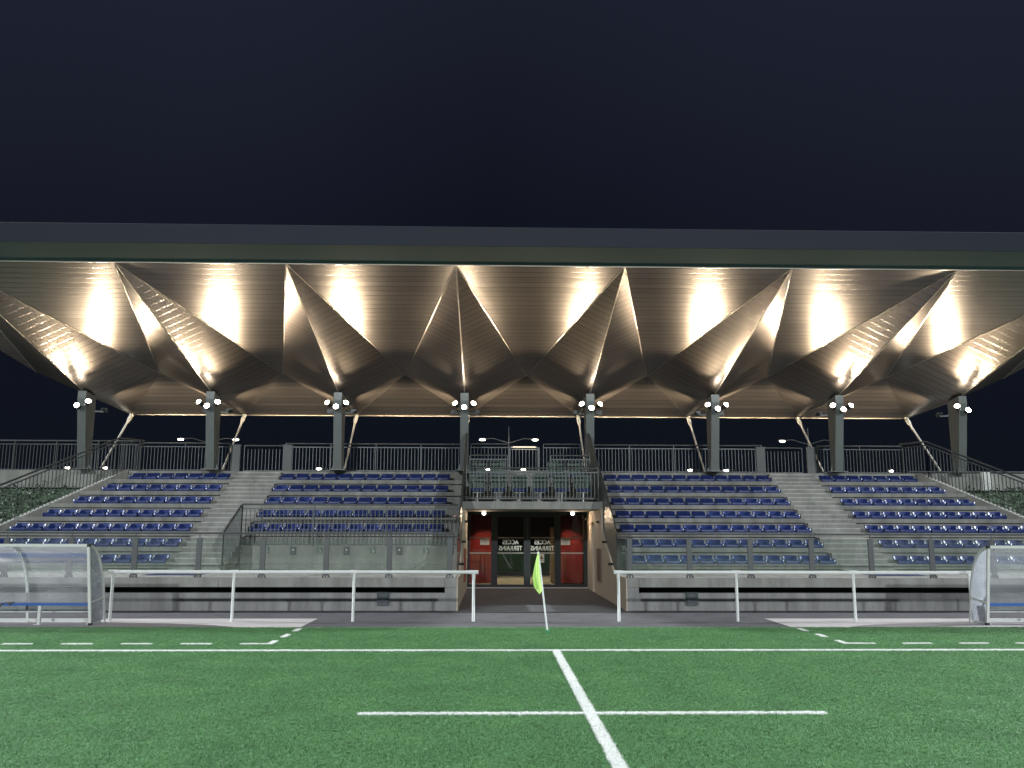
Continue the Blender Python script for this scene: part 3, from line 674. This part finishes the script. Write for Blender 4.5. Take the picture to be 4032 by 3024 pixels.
# VIP box railings
railing((VX(-2.05), 27.05, 2.86), (VX(2.03), 27.05, 2.86), 1.02, 'grey barred balcony railing on the beam above the tunnel', post=1.0, sp=0.11)
railing((VX(-2.0), 29.0, 3.42), (VX(-0.75), 29.0, 3.42), 1.02, 'left short railing between the two rows of box chairs', post=1.2, sp=0.11)
railing((VX(0.70), 29.0, 3.42), (VX(2.0), 29.0, 3.42), 1.02, 'right short railing between the two rows of box chairs', post=1.2, sp=0.11)
railing((VX(-2.05), YR, 4.08), (-0.5, YR, 4.08), 1.10, 'railing behind the box left of the lit gate', sp=0.12)
railing((0.80, YR, 4.08), (VX(2.05), YR, 4.08), 1.10, 'railing behind the box right of the lit gate', sp=0.12)
t = thing('lit_gate', (0.15, YR, 4.08), 'barred gate behind the box lit warm from above', 'gate')
g = MB(); g.box(-0.50, -0.44, YR-0.03, YR+0.03, 4.08, 5.06); g.box(0.58, 0.66, YR-0.03, YR+0.03, 4.08, 5.06); g.build('gate_post', M['rail'], t)
g = MB(); g.box(-0.44, 0.58, YR-0.02, YR+0.02, 4.97, 5.0); g.box(-0.44, 0.58, YR-0.02, YR+0.02, 4.14, 4.17); bars(g, (-0.36, YR, 4.08), (0.52, YR, 4.08), 0.09, 0.89, 0.125, 0.02); g.build('gate_leaf', M['rail'], t)
t = thing('gate_rail_glow', (0.1, YR-0.05, 5.07), 'top rail of the gate behind the box, with an added glow', 'gate rail')
g = MB(); g.box(-0.44, 0.58, YR-0.04, YR+0.04, 5.062, 5.10); g.build('rail_body', M['rail'], t)
g = MB(); g.box(-0.34, 0.50, YR-0.05, YR-0.042, 5.064, 5.088); g.box(-0.40, 0.54, YR-0.03, YR+0.03, 5.052, 5.0605); g.build('rail_glow_strip', emis('lit_rail_glow', (1.0, 0.86, 0.66), 1.6), t)  # added glow stands for light falling on the gate's top rail
al = bpy.data.lights.new('lamp_light', 'AREA'); al.shape = 'RECTANGLE'; al.size = 0.9; al.size_y = 0.08; al.energy = 5; al.color = (1, 0.84, 0.62)  # added light to brighten the gate bars, no fixture of its own
ao = bpy.data.objects.new('lamp_light', al); COL.objects.link(ao); ao.location = (0.1, YR-0.08, 5.045); ao.rotation_euler = (R(-8), 0, 0); ao.parent = t; ao.matrix_parent_inverse = t.matrix_basis.inverted()
# wheelchair platform railing and its signs
pr = railing((VX(-8.85), 26.93, 1.50), (VX(-2.30), 26.93, 1.50), 1.24, 'long grey barred railing on the wheelchair platform wall', zb=0.04, post=2.2, sp=0.125, second=True)
# sloping side rail by the left aisle
t = thing('stair_railing', (VX(-8.87), 25.6, 0.8), 'grey barred stair railing down the tunnel side of the left aisle', 'railing')
P_ = [(VX(-8.87), 26.9, 2.72), (VX(-8.87), 25.45, 2.02), (VX(-8.87), 25.2, 1.85)]
g = MB(); g.tube(P_, 0.026, 8); g.tube([(VX(-8.87), 25.2, 1.85), (VX(-8.87), 25.2, 0.8)], 0.022, 8); g.build('handrail', M['rail'], t)
g = MB()
for i in range(14):
    y = 25.3 + i*0.12; zt_ = 2.72 - (26.9-y)*0.483; g.box(VX(-8.88), VX(-8.86), y-0.01, y+0.01, max(0.8, zt_-1.3), zt_)
g.build('bars', M['rail'], t)
# oblique end railings
for s in (-1, 1):
    def ep(y, dz=0.0): return Vector((VX(s*(dv(y)+0.07)), y, 3.91-0.535*(31.27-y)+dz))
    t = thing('stair_railing', ep(31.3), 'tall barred railing sloping down the %s oblique end wall' % SIDE[s], 'railing')
    topv = Vector((VX(s*14.2), YR-0.05, 5.23))
    g = MB(); g.tube([topv, ep(31.3, 1.28), ep(24.2, 1.28)], 0.032, 8); g.build('handrail', M['rail'], t)
    g = MB(); g.bar(ep(31.3, 1.15), ep(24.2, 1.15), 0.03, 0.04); g.bar(topv-Vector((0,0,0.14)), ep(31.3, 1.15), 0.03, 0.04); g.build('crossbar', M['rail'], t)
    g = MB()
    n = 66
    for i in range(n+1):
        y = 31.3 - 7.1*i/n; c = ep(y); g.box(c.x-0.011, c.x+0.011, c.y-0.011, c.y+0.011, c.z-0.10, c.z+1.15)
    for i in range(9):
        c = ep(31.3, 0).lerp(topv - Vector((0,0,1.28)), i/9); g.box(c.x-0.011, c.x+0.011, c.y-0.011, c.y+0.011, c.z, c.z+1.15)
    g.build('bars', M['rail'], t)
    g = MB()
    for i in range(0, n+1):
        y = 31.3 - 7.1*i/n; c = ep(y); g.box(c.x-0.02-s*0.075, c.x+0.02-s*0.075, c.y-0.02, c.y+0.02, c.z, c.z+0.03)
    g.build('fixing', M['white'], t)

# ================================================================ FRONT GLASS GUARDS
YG = 22.24
for s in (-1, 1):
    xs = [-2.18, -3.69, -5.26, -6.84, -8.42, -10.0, -11.58, -13.16] if s < 0 else [2.34, 3.85, 5.40, 6.96, 8.48, 10.04, 11.61, 13.18]
    t = thing('glass_guard', (xs[0], YG, 0.8), 'glass guard with flat grey posts on the %s front ledge' % SIDE[s], 'guard rail')
    g = MB(); g.tube([(xs[0]-s*0.12, YG, 1.885), (xs[-1]+s*1.2, YG, 1.885)], 0.024, 8); g.build('handrail', M['rail'], t)
    for i, x in enumerate(xs):
        g = MB(); g.box(x-0.065, x+0.065, YG-0.03, YG+0.03, 0.86, 1.765)
        g.box(x-0.09, x-0.05, YG-0.03, YG+0.03, 0.80, 0.86); g.box(x+0.05, x+0.09, YG-0.03, YG+0.03, 0.80, 0.86); g.box(x-0.018, x+0.018, YG-0.02, YG+0.02, 0.80, 0.8598)
        g.tube([(x, YG, 1.765), (x, YG, 1.87)], 0.012, 6); g.build('post', M['guardpost'], t, bevel=0.004)
        if i+1 < len(xs):
            a, b = sorted((x, xs[i+1])); g = MB(); g.box(a+0.07, b-0.07, YG-0.006, YG+0.006, 0.90, 1.755); g.build('glass_panel', M['guardglass'], t)
    # return beside the tunnel
    x = VX(s*2.135); g = MB(); g.box(x-0.006, x+0.006, YG+0.08, 24.0, 0.9, 1.755); g.build('glass_panel', M['guardglass'], t)
    g = MB(); g.tube([(x, YG, 1.885), (x, 24.1, 1.885)], 0.022, 8); g.build('handrail', M['rail'], t)

# ================================================================ SEATS
def seat_mesh():
    W = 0.465; prof = [(0.01,-0.078),(0.0,-0.005),(0.02,0.022),(0.10,0.012),(0.20,0.0),(0.30,0.012),(0.36,0.05),(0.40,0.135),(0.415,0.165)]
    nu = 9; vs_ = []; fs = []
    for j, (y, z) in enumerate(prof):
        for i in range(nu):
            u = -1 + 2*i/(nu-1); rim = max(0, abs(u)-0.62)/0.38
            zz = z + (0.045*rim**1.5 if 2 <= j <= 6 else 0.0) - (0.012*rim if j >= 7 else 0)
            yy = y - (0.06*rim if j >= 6 else 0) + (0.012*rim if j < 2 else 0)
            wx = W/2*(1.0 if j < 5 else 0.96)
            vs_.append((u*wx, yy, zz))
    n = len(prof)
    for j in range(n-1):
        for i in range(nu-1): fs.append((j*nu+i, j*nu+i+1, (j+1)*nu+i+1, (j+1)*nu+i))
    g = MB(); g.add(vs_, fs, True)
    # back and underside shell
    vs2 = []
    for j, (y, z) in enumerate(prof):
        for i in range(nu):
            x_, y_, z_ = vs_[j*nu+i]; vs2.append((x_, y_+(0.018 if j >= 6 else 0.008), z_-(0.016 if j < 6 else 0.004)))
    g.add(vs2, [f[::-1] for f in fs], True)
    o = n*nu
    rim = [i for i in range(nu)] + [j*nu+nu-1 for j in range(1, n)] + [(n-1)*nu+i for i in range(nu-2, -1, -1)] + [j*nu for j in range(n-2, 0, -1)]
    for a, b in zip(rim, rim[1:]+rim[:1]): g.f.append((a, a+o, b+o, b)); g.sm.append(True)
    g.box(-0.03, 0.03, 0.16, 0.30, -0.083, -0.01); g.box(-0.20, 0.20, 0.16, 0.20, -0.06, -0.02)
    return g
proto = seat_mesh().build('stadium_seat', M['blue']); first = [True]
def put_seat(x, k, label, group):
    y, z = ty(k)+0.02, tz(k)+0.080
    if first[0]: o = proto; first[0] = False
    else: o = proto.copy(); COL.objects.link(o)
    o.location = (x, y+random.uniform(-0.004, 0.004), z); o.rotation_euler = (random.uniform(-0.015, 0.015), 0, random.uniform(-0.012, 0.012))
    tag(o, label, 'seat', group)
for s in (-1, 1):
    for k in range(7):
        if not (s < 0 and k < 2):
            for i in range(12):
                v = 2.74 + 0.25 + 0.5*i
                put_seat(VX(s*v), k, 'blue seat, %s from the tunnel in %s row up, block between tunnel and %s aisle' % (ORD[i], ORD[k], SIDE[s]), 'blue seats between tunnel and %s aisle' % SIDE[s])
        n = 13 - k
        for i in range(n):
            v = 10.53 + 0.25 + 0.5*i
            put_seat(VX(s*v), k, 'blue seat, %s from the %s aisle in %s row up, outer %s block' % (ORD[i], SIDE[s], ORD[k], SIDE[s]), 'blue seats in the outer %s block' % SIDE[s])

# VIP chairs
def box_chair():
    t = thing('box_chair', (0, 0, 0), '', 'chair')
    g = MB(); g.prism([(0.30,0.42),(0.335,0.42),(0.40,0.90),(0.345,0.90)], 'x', -0.24, 0.24); g.build('backrest', M['vipback'], t, bevel=0.02)
    g = MB(); g.prism([(-0.14,0.34),(-0.10,0.44),(0.30,0.41),(0.30,0.33)], 'x', -0.22, 0.22); g.build('seat', M['blue'], t, bevel=0.015)
    g = MB(); g.box(-0.018, 0.018, -0.02, 0.06, 0.0, 0.335); g.box(-0.16, 0.16, 0.0, 0.05, 0.30, 0.334); g.build('leg', M['white'], t)
    for sx in (-1, 1):
        g = MB(); g.bar((sx*0.27, 0.32, 0.35), (sx*0.27, 0.37, 0.88), 0.02, 0.05); g.build('side_arm', M['rail'], t)
    return t
bc = box_chair()
fr_x = [-1.59, -0.93, -0.26, 0.40, 1.08, 1.77]; bk_x = [-1.60, -0.93, 1.04, 1.74]
k = 0
for x, y, z, lb in [(x, 27.75, 2.85, 'green backed box chair, %s from left in the front row above the tunnel' % ORD[i]) for i, x in enumerate(fr_x)] + \
                   [(x, 29.45, 3.41, 'green backed box chair, %s from left in the rear row above the tunnel' % ORD[i]) for i, x in enumerate(bk_x)]:
    t = bc if k == 0 else copy_tree(bc, (0, 0, 0))
    t.location = (x, y, z); tag(t, lb, 'chair', 'chairs in the box above the tunnel'); k += 1
    if k == 1:
        pass

# ================================================================ PITCH BARRIERS
YB_ = 19.66; HB = 1.085
for s in (-1, 1):
    xs = [s*(1.553 + 2.626*i) + 0.12*(1 if s > 0 else 0.2) for i in range(4)]
    t = thing('pitch_barrier', (xs[0], YB_, 0), 'white tubular spectator barrier in front of the %s half of the stand' % SIDE[s], 'barrier')
    g = MB(); g.tube([(xs[0]-s*0.10, YB_, HB-0.035), (xs[-1]+s*0.03, YB_, HB-0.035)], 0.036, 12); g.build('top_rail', M['white'], t)
    for x in xs:
        g = MB(); g.tube([(x, YB_, -0.01), (x, YB_, HB-0.12), (x, YB_, HB-0.05)], [0.033, 0.033, 0.036], 12); g.tube([(x-0.10, YB_, HB-0.035), (x+0.10, YB_, HB-0.035)], 0.043, 12)
        g.tube([(x, YB_, HB-0.17), (x, YB_, HB-0.075)], 0.041, 12); g.ball((x, YB_-0.04, HB-0.12), 0.008, 6, 4); g.build('post', M['white'], t)

# ================================================================ DUGOUTS
for s in (-1, 1):
    xi = -9.52 if s < 0 else 9.47; xo = xi + s*5.2
    t = thing('dugout', (xi, 18.85, 0), 'clear curved team shelter with white frame and blue bench, %s edge' % SIDE[s], 'dugout')
    def arc(x, off=0.0, n=12, z0=0.0):
        pts = []
        for i in range(n+1):
            a = math.pi/2*i/n
            pts.append((x, 18.82 + (0.66-off)*math.sin(a)**0.9 if a > 0 else 18.82, 0.62 + (1.0-off)*math.cos(a)))
        pts.append((x, 19.48-off, z0)); return [(p[0] + s*(0.10*p[2]-0.07), p[1], p[2]) for p in pts]
    ribs = [xi, xi+s*1.62, xi+s*3.4, xo]
    for x in ribs:
        g = MB(); A_ = arc(x)
        for p, q in zip(A_, A_[1:]): g.bar(p, q, 0.045, 0.05)
        g.build('rib', M['whitedull'], t)
    g = MB(); g.bar((xi+s*0.07, 18.82, 1.63), (xo+s*0.09, 18.82, 1.63), 0.05, 0.06); g.build('top_rail', M['whitedull'], t)
    for x in (xi, xo):
        g = MB(); g.bar((x-s*0.07, 18.82, 0.0), (x+s*0.09, 18.82, 1.6), 0.055, 0.05); g.build('front_post', M['whitedull'], t)
        g = MB(); x_ = x-s*0.07; g.box(x_-0.035, x_+0.035, 18.78, 18.86, 0.0, 0.05); x_ = x+s*0.085; g.box(x_-0.03, x_+0.03, 18.785, 18.855, 1.60, 1.665); g.build('foot_cap', M['dark'], t)
    for z in (0.05, 0.24):
        g = MB(); g.bar((xi, 19.46, z), (xo, 19.46, z), 0.04, 0.06); g.build('base_rail', M['whitedull'], t)
    g = MB(); g.bar((xi, 18.85, 0.025), (xi, 19.46, 0.025), 0.045, 0.04); g.bar((xi-s*0.02, 18.85, 0.46), (xi-s*0.02, 19.46, 0.52), 0.03, 0.04); g.build('side_rail', M['whitedull'], t)
    # rear curved sheet
    g = MB(); a1, a2 = arc(xi+s*0.025, 0.025, 16, 0.27), arc(xo-s*0.025, 0.025, 16, 0.27); n = len(a1)
    g.add(a1+a2, [(i, i+1, n+i+1, n+i) for i in range(n-1)], True); g.build('curved_sheet', M['poly'], t)
    # side sheet
    g = MB(); pr_ = [(p[1], p[2]) for p in arc(xi, 0.03, 12, 0.06)] + [(18.84, 0.06)]; g.prism(pr_, 'x', xi-0.0025, xi+0.0025); g.v = [(p[0] + s*(0.10*p[2]-0.07), p[1], p[2]) for p in g.v]; g.build('side_sheet', M['poly'], t)
    # bench
    g = MB(); g.box(min(xi+s*0.06, xo), max(xi+s*0.06, xo), 18.97, 19.27, 0.385, 0.425); g.build('bench_board', M['blue_board'], t)
    for x in (xi+s*1.08, xi+s*4.0):
        g = MB(); g.box(x-0.03, x+0.03, 18.98, 19.04, 0.012, 0.384); g.box(x-0.07, x+0.07, 18.92, 19.10, 0.0, 0.0118); g.build('bench_leg', M['whitedull'], t)
    # rounded far-end sheet
tr_ = thing('knotted_cloth', (-11.2, 18.98, 0.42), 'grey cloth strip knotted round the blue bench of the left shelter', 'cloth')
g = MB(); g.tube([(-11.45,18.95,0.30),(-11.42,18.94,0.36),(-11.38,18.95,0.42),(-11.30,18.97,0.445)], [0.022,0.028,0.016,0.008], 8)
g.tube([(-11.30,18.97,0.445),(-11.22,18.96,0.435),(-11.12,18.97,0.45)], [0.008,0.022,0.012], 8); g.tube([(-11.22,18.95,0.44),(-11.20,18.94,0.39)], [0.022,0.014], 8)
g.build('cloth_strip', M['rag'], tr_)

# ================================================================ HALFWAY FLAG
t = thing('halfway_flag', (-0.07, 17.1, 0), 'fluorescent yellow green flag on a leaning white pole at the halfway line', 'flag')
b0 = Vector((-0.06, 17.10, 0.0)); tp = Vector((-0.245, 17.0, 1.54))
g = MB(); g.tube([b0.lerp(tp, 0.06), tp], 0.0165, 10); g.ball(tp, 0.02); g.build('pole', M['pole'], t)
g = MB(); g.tube([b0, b0.lerp(tp, 0.06)], 0.022, 10); g.build('spring_base', M['green'], t)
# hanging cloth
g = MB(); nu, nv = 13, 22; vs_ = []; fs = []
for j in range(nv+1):
    f_ = j/nv                                  # top to bottom
    c = tp.lerp(b0, 0.012 + 0.50*f_*0.80)
    wid = 0.02 + 0.175*min(1, f_*1.25)**0.8; 
    for i in range(nu+1):
        u = i/nu
        zend = -0.12*u*(1-u)*4*0.25*f_ + (0.0)
        x = c.x + 0.015 - u*wid + (0.02*u if f_ > 0.8 else 0)
        y = c.y - 0.02 + 0.028*math.sin(u*7.5 + f_*2.2)*(0.4+f_) - 0.02*u
        z = c.z - (0.17*f_*(1-abs(2*u-0.75))*0.9) + 0.02*math.sin(u*5)*f_ - 0.02*f_
        vs_.append((x, y, z))
for j in range(nv):
    for i in range(nu): fs.append((j*(nu+1)+i, (j+1)*(nu+1)+i, (j+1)*(nu+1)+i+1, j*(nu+1)+i+1))
g.add(vs_, fs, True); o = g.build('flag_cloth', M['flag'], t); sd = o.modifiers.new('thickness', 'SOLIDIFY'); sd.thickness = 0.002

# ================================================================ SMALL THINGS
def notice(x, z, w_, h_, label, lines=4, tri=False, y=30.97):
    t = thing('paper_notice', (x, y, z), label, 'notice')
    g = MB(); g.box(x-w_/2, x+w_/2, y-0.003, y, z-h_/2, z+h_/2); g.build('sheet', M['paper'], t)
    g = MB()
    if tri:
        g.prism([(x-w_*0.33, z-h_*0.08), (x+w_*0.33, z-h_*0.08), (x, z+h_*0.30)], 'y', y-0.006, y-0.0035); g.build('printed_triangle', M['brownred'], t)
        g = MB(); g.box(x-w_*0.35, x+w_*0.35, y-0.005, y-0.0032, z-h_*0.20, z-h_*0.17); g.box(x-w_*0.35, x+w_*0.35, y-0.005, y-0.0032, z-h_*0.30, z-h_*0.27)
    else:
        for i in range(lines):
            ww = w_*(0.16 if i == 0 else 0.36 - 0.05*(i % 2)); zz = z + h_*0.32 - i*h_*0.17; g.box(x-ww, x+ww, y-0.005, y-0.0032, zz-0.006, zz+0.006)
    g.build('print', M['ink'], t)
notice(-1.365, 1.59, 0.32, 0.23, 'small cream notice on left red glazed panel beside the doors', y=30.97)
notice(1.465, 1.59, 0.32, 0.23, 'small cream notice on right red glazed panel beside the doors', y=30.97)
notice(0.62, 1.02, 0.19, 0.30, 'small warning notice with brown triangle on the right door leaf', tri=True, y=30.97)
for s in (-1, 1):
    x = -3.80 if s < 0 else 3.85
    t = thing('socket_box', (x, 22.2, 0.3), 'small clear plastic box on the front wall, %s of the tunnel' % SIDE[s], 'wall box')
    g = MB(); g.box(x-0.145, x+0.145, 22.06, 22.198, 0.15, 0.46); g.build('cover', M['polybox'], t)
    g = MB(); g.box(x-0.10, x+0.10, 22.15, 22.197, 0.19, 0.40); g.build('socket_plate', M['guardpost'], t)
# signs hanging from platform railing
sx_ = [950, 1057, 1161, 1264, 1369, 1472, 1576, 1680, 1778]
for i, px in enumerate(sx_):
    x = -8.72 + (px-954)/(1797-954)*6.50
    whl = i in (0, 1, 3, 5, 7)
    if whl:
        t = thing('wheelchair_sign', (x, 26.9, 1.44), 'square wheelchair sign on platform wall, %s from the left aisle' % ORD[[0,1,3,5,7].index(i)], 'sign', 'wheelchair signs on the platform wall')
        g = MB(); g.box(x-0.085, x+0.085, 26.925, 26.94, 1.28, 1.46); g.build('sign_plate', M['signgreen'], t)
        g = MB(); c = Vector((x, 26.92, 1.34))
        ring = [(c.x-0.005+0.035*math.cos(a*math.pi/6), c.y, c.z+0.035*math.sin(a*math.pi/6)) for a in range(7, 15)]
        g.tube(ring, 0.006, 5); g.tube([(c.x-0.01, c.y, c.z+0.08), (c.x-0.008, c.y, c.z+0.02), (c.x+0.03, c.y, c.z+0.015), (c.x+0.045, c.y, c.z-0.03)], 0.007, 5); g.ball((c.x-0.012, c.y, c.z+0.095), 0.011, 6, 4)
        g.build('wheelchair_symbol', M['white'], t)
    else:
        t = thing('platform_socket', (x, 26.9, 1.44), 'narrow grey fitting under the platform railing, %s from the left aisle' % ORD[[2,4,6,8].index(i)], 'fitting', 'grey fittings on the platform wall')
        g = MB(); g.box(x-0.075, x+0.075, 26.89, 26.945, 1.25, 1.47); g.build('fitting_body', M['guardpost'], t, bevel=0.008)
        g = MB(); g.box(x-0.02, x+0.02, 26.884, 26.889, 1.36, 1.40); g.build('switch', M['white'], t)
t = thing('call_point', (-2.32, 27.9, 2.42), 'small red box fixed beside the tunnel plate in left seating block', 'alarm box')
g = MB(); g.box(-2.37, -2.25, 27.88, 27.93, 2.37, 2.46); g.build('box_body', M['redbox'], t, bevel=0.006)
g = MB(); g.box(-2.34, -2.28, 27.874, 27.88, 2.39, 2.44); g.build('press_plate', M['white'], t)
t = thing('security_camera', (2.12, 30.7, 2.35), 'small dark dome camera high on right tunnel wall by the doors', 'camera')
g = MB(); g.tube([(2.19, 30.7, 2.37), (2.13, 30.7, 2.37)], 0.035, 10); g.build('mount', M['white'], t)
g = MB(); g.ball((2.09, 30.68, 2.36), 0.045, 10, 8); g.build('dome', M['dark'], t)

# ================================================================ BEHIND AND BESIDE THE STAND
for s in (-1, 1):
    t = thing('retaining_wall', (VX(s*18), 32.9, 3.2), 'pale concrete retaining wall above the shrubs at the %s end' % SIDE[s], 'wall')
    g = MB(); a, b = sorted((VX(s*14.9), VX(s*30))); g.box(a, b, 31.72, 31.885, 3.46, 4.079); g.build('wall_panel', M['conc'], t)
    g = MB(); a, b = sorted((VX(s*14.9), VX(s*30)))
    g.add([(a,31.8,3.42),(b,31.8,3.42),(b,23.0,-0.02),(a,23.0,-0.02)], [(3,2,1,0)]); struct('grass_bank', g, M['leaf'])
    lf = MB()
    for i in range(5200):
        y = random.uniform(23.4, 31.6); vmin = dv(y)+0.25; v = random.uniform(vmin, vmin+7.5 if vmin < 20 else vmin+2)
        hump = 0.22 + 0.16*math.sin(v*3.1+y*1.7)*math.sin(y*2.3+v) + 0.1*math.sin(v*7+y*5)
        z = (y-23.0)*0.3895 + max(0.02, hump)*random.uniform(0.2, 1.0)
        c = Vector((VX(s*v), y, z)); a = random.uniform(0, 6.28); ti = random.uniform(-0.9, 0.9)
        d1 = Vector((math.cos(a), math.sin(a)*0.6, ti)).normalized()*random.uniform(0.04, 0.10); d2 = Vector((-math.sin(a), math.cos(a), random.uniform(-.6,.6))).normalized()*random.uniform(0.025, 0.055)
        lf.add([c-d1, c+d2, c+d1, c-d2], [(0,1,2,3)])
    tag(lf.build('bank_shrubs', M['leaf']), 'low green shrubs covering the bank behind the %s end railing' % SIDE[s], 'shrubs', kind='stuff')
# pale fitting post on the right retaining wall
t = thing('service_cabinet', (17.0, 31.6, 3.5), 'narrow white box on the right retaining wall seen through the railing', 'cabinet')
g = MB(); g.box(16.85, 17.15, 31.60, 31.72, 3.45, 4.12); g.build('cabinet_body', M['whitedull'], t, bevel=0.01)
g = MB(); g.box(16.88, 17.12, 31.592, 31.599, 3.50, 4.05); g.build('cabinet_door', M['white'], t)
# upper railing beyond right end
railing((VX(14.5), YR, 4.08), (VX(22), YR, 4.08), 0.12, 'low kerb rail on walkway beyond the rightmost roof column', second=False, zb=0.02, sp=0.5)

# street lamps behind the stand
def street_lamp(xa, xb2, y, z, label, group, double=True):
    xm = (xa+xb2)/2 if double else xb2
    t = thing('street_lamp', (xm, y, 0), label, 'street lamp', group)
    g = MB(); g.tube([(xm, y, -0.03), (xm, y, z+0.9)], [0.09, 0.04], 8); g.build('pole', M['steel'], t)
    for x in ((xa, xb2) if double else (xa,)):
        d = 1 if x > xm else -1
        g = MB(); g.tube([(xm, y, z-0.25), (xm+(x-xm)*0.6, y, z+0.08), (x-d*0.25, y, z+0.04)], 0.03, 6); g.build('arm', M['steel'], t)
        g = MB(); g.ball((x, y, z+0.05), 0.24, 10, 6, (1.25, 0.6, 0.30)); g.build('lamp_head', M['steel'], t)
        g = MB(); g.ball((x, y-0.03, z-0.02), 0.17, 10, 6, (1.25, 0.8, 0.42)); g.build('lens', M['lens2'], t)
street_lamp(-22.45, -18.7, 60, 8.14, 'double arm street lamp behind the second roof column from left', 'double arm street lamps behind the stand')
street_lamp(-1.77, 1.87, 60, 8.22, 'double arm street lamp above the railing behind the tunnel box', 'double arm street lamps behind the stand')
street_lamp(19.11, 22.8, 60, 8.21, 'double arm street lamp partly behind the second roof column from right', 'double arm street lamps behind the stand')
for i, (a, b) in enumerate(((264,1862),(414,1859),(1254,1868),(1921,1862),(2061,1863),(2718,1868),(2860,1868),(3512,1879))):
    x = [-58.77,-53.66,-24.77,-1.6,3.29,26.37,31.38,54.51][i]; z = 10.35
    t = thing('distant_street_lamp', (x, 120, 0), 'tiny glow of a distant street lamp, %s from left at walkway level' % ORD[i], 'street lamp', 'distant street lamps seen at walkway level')
    g = MB(); g.tube([(x+1.2, 120, -0.03), (x+1.2, 120, z+0.1), (x+0.3, 120, z+0.12)], [0.1, 0.06, 0.05], 6); g.build('pole', M['steel'], t)
    g = MB(); g.ball((x, 120, z), 0.27, 10, 6, (1.25, 0.8, 0.55)); g.build('lens', M['lens2'], t)
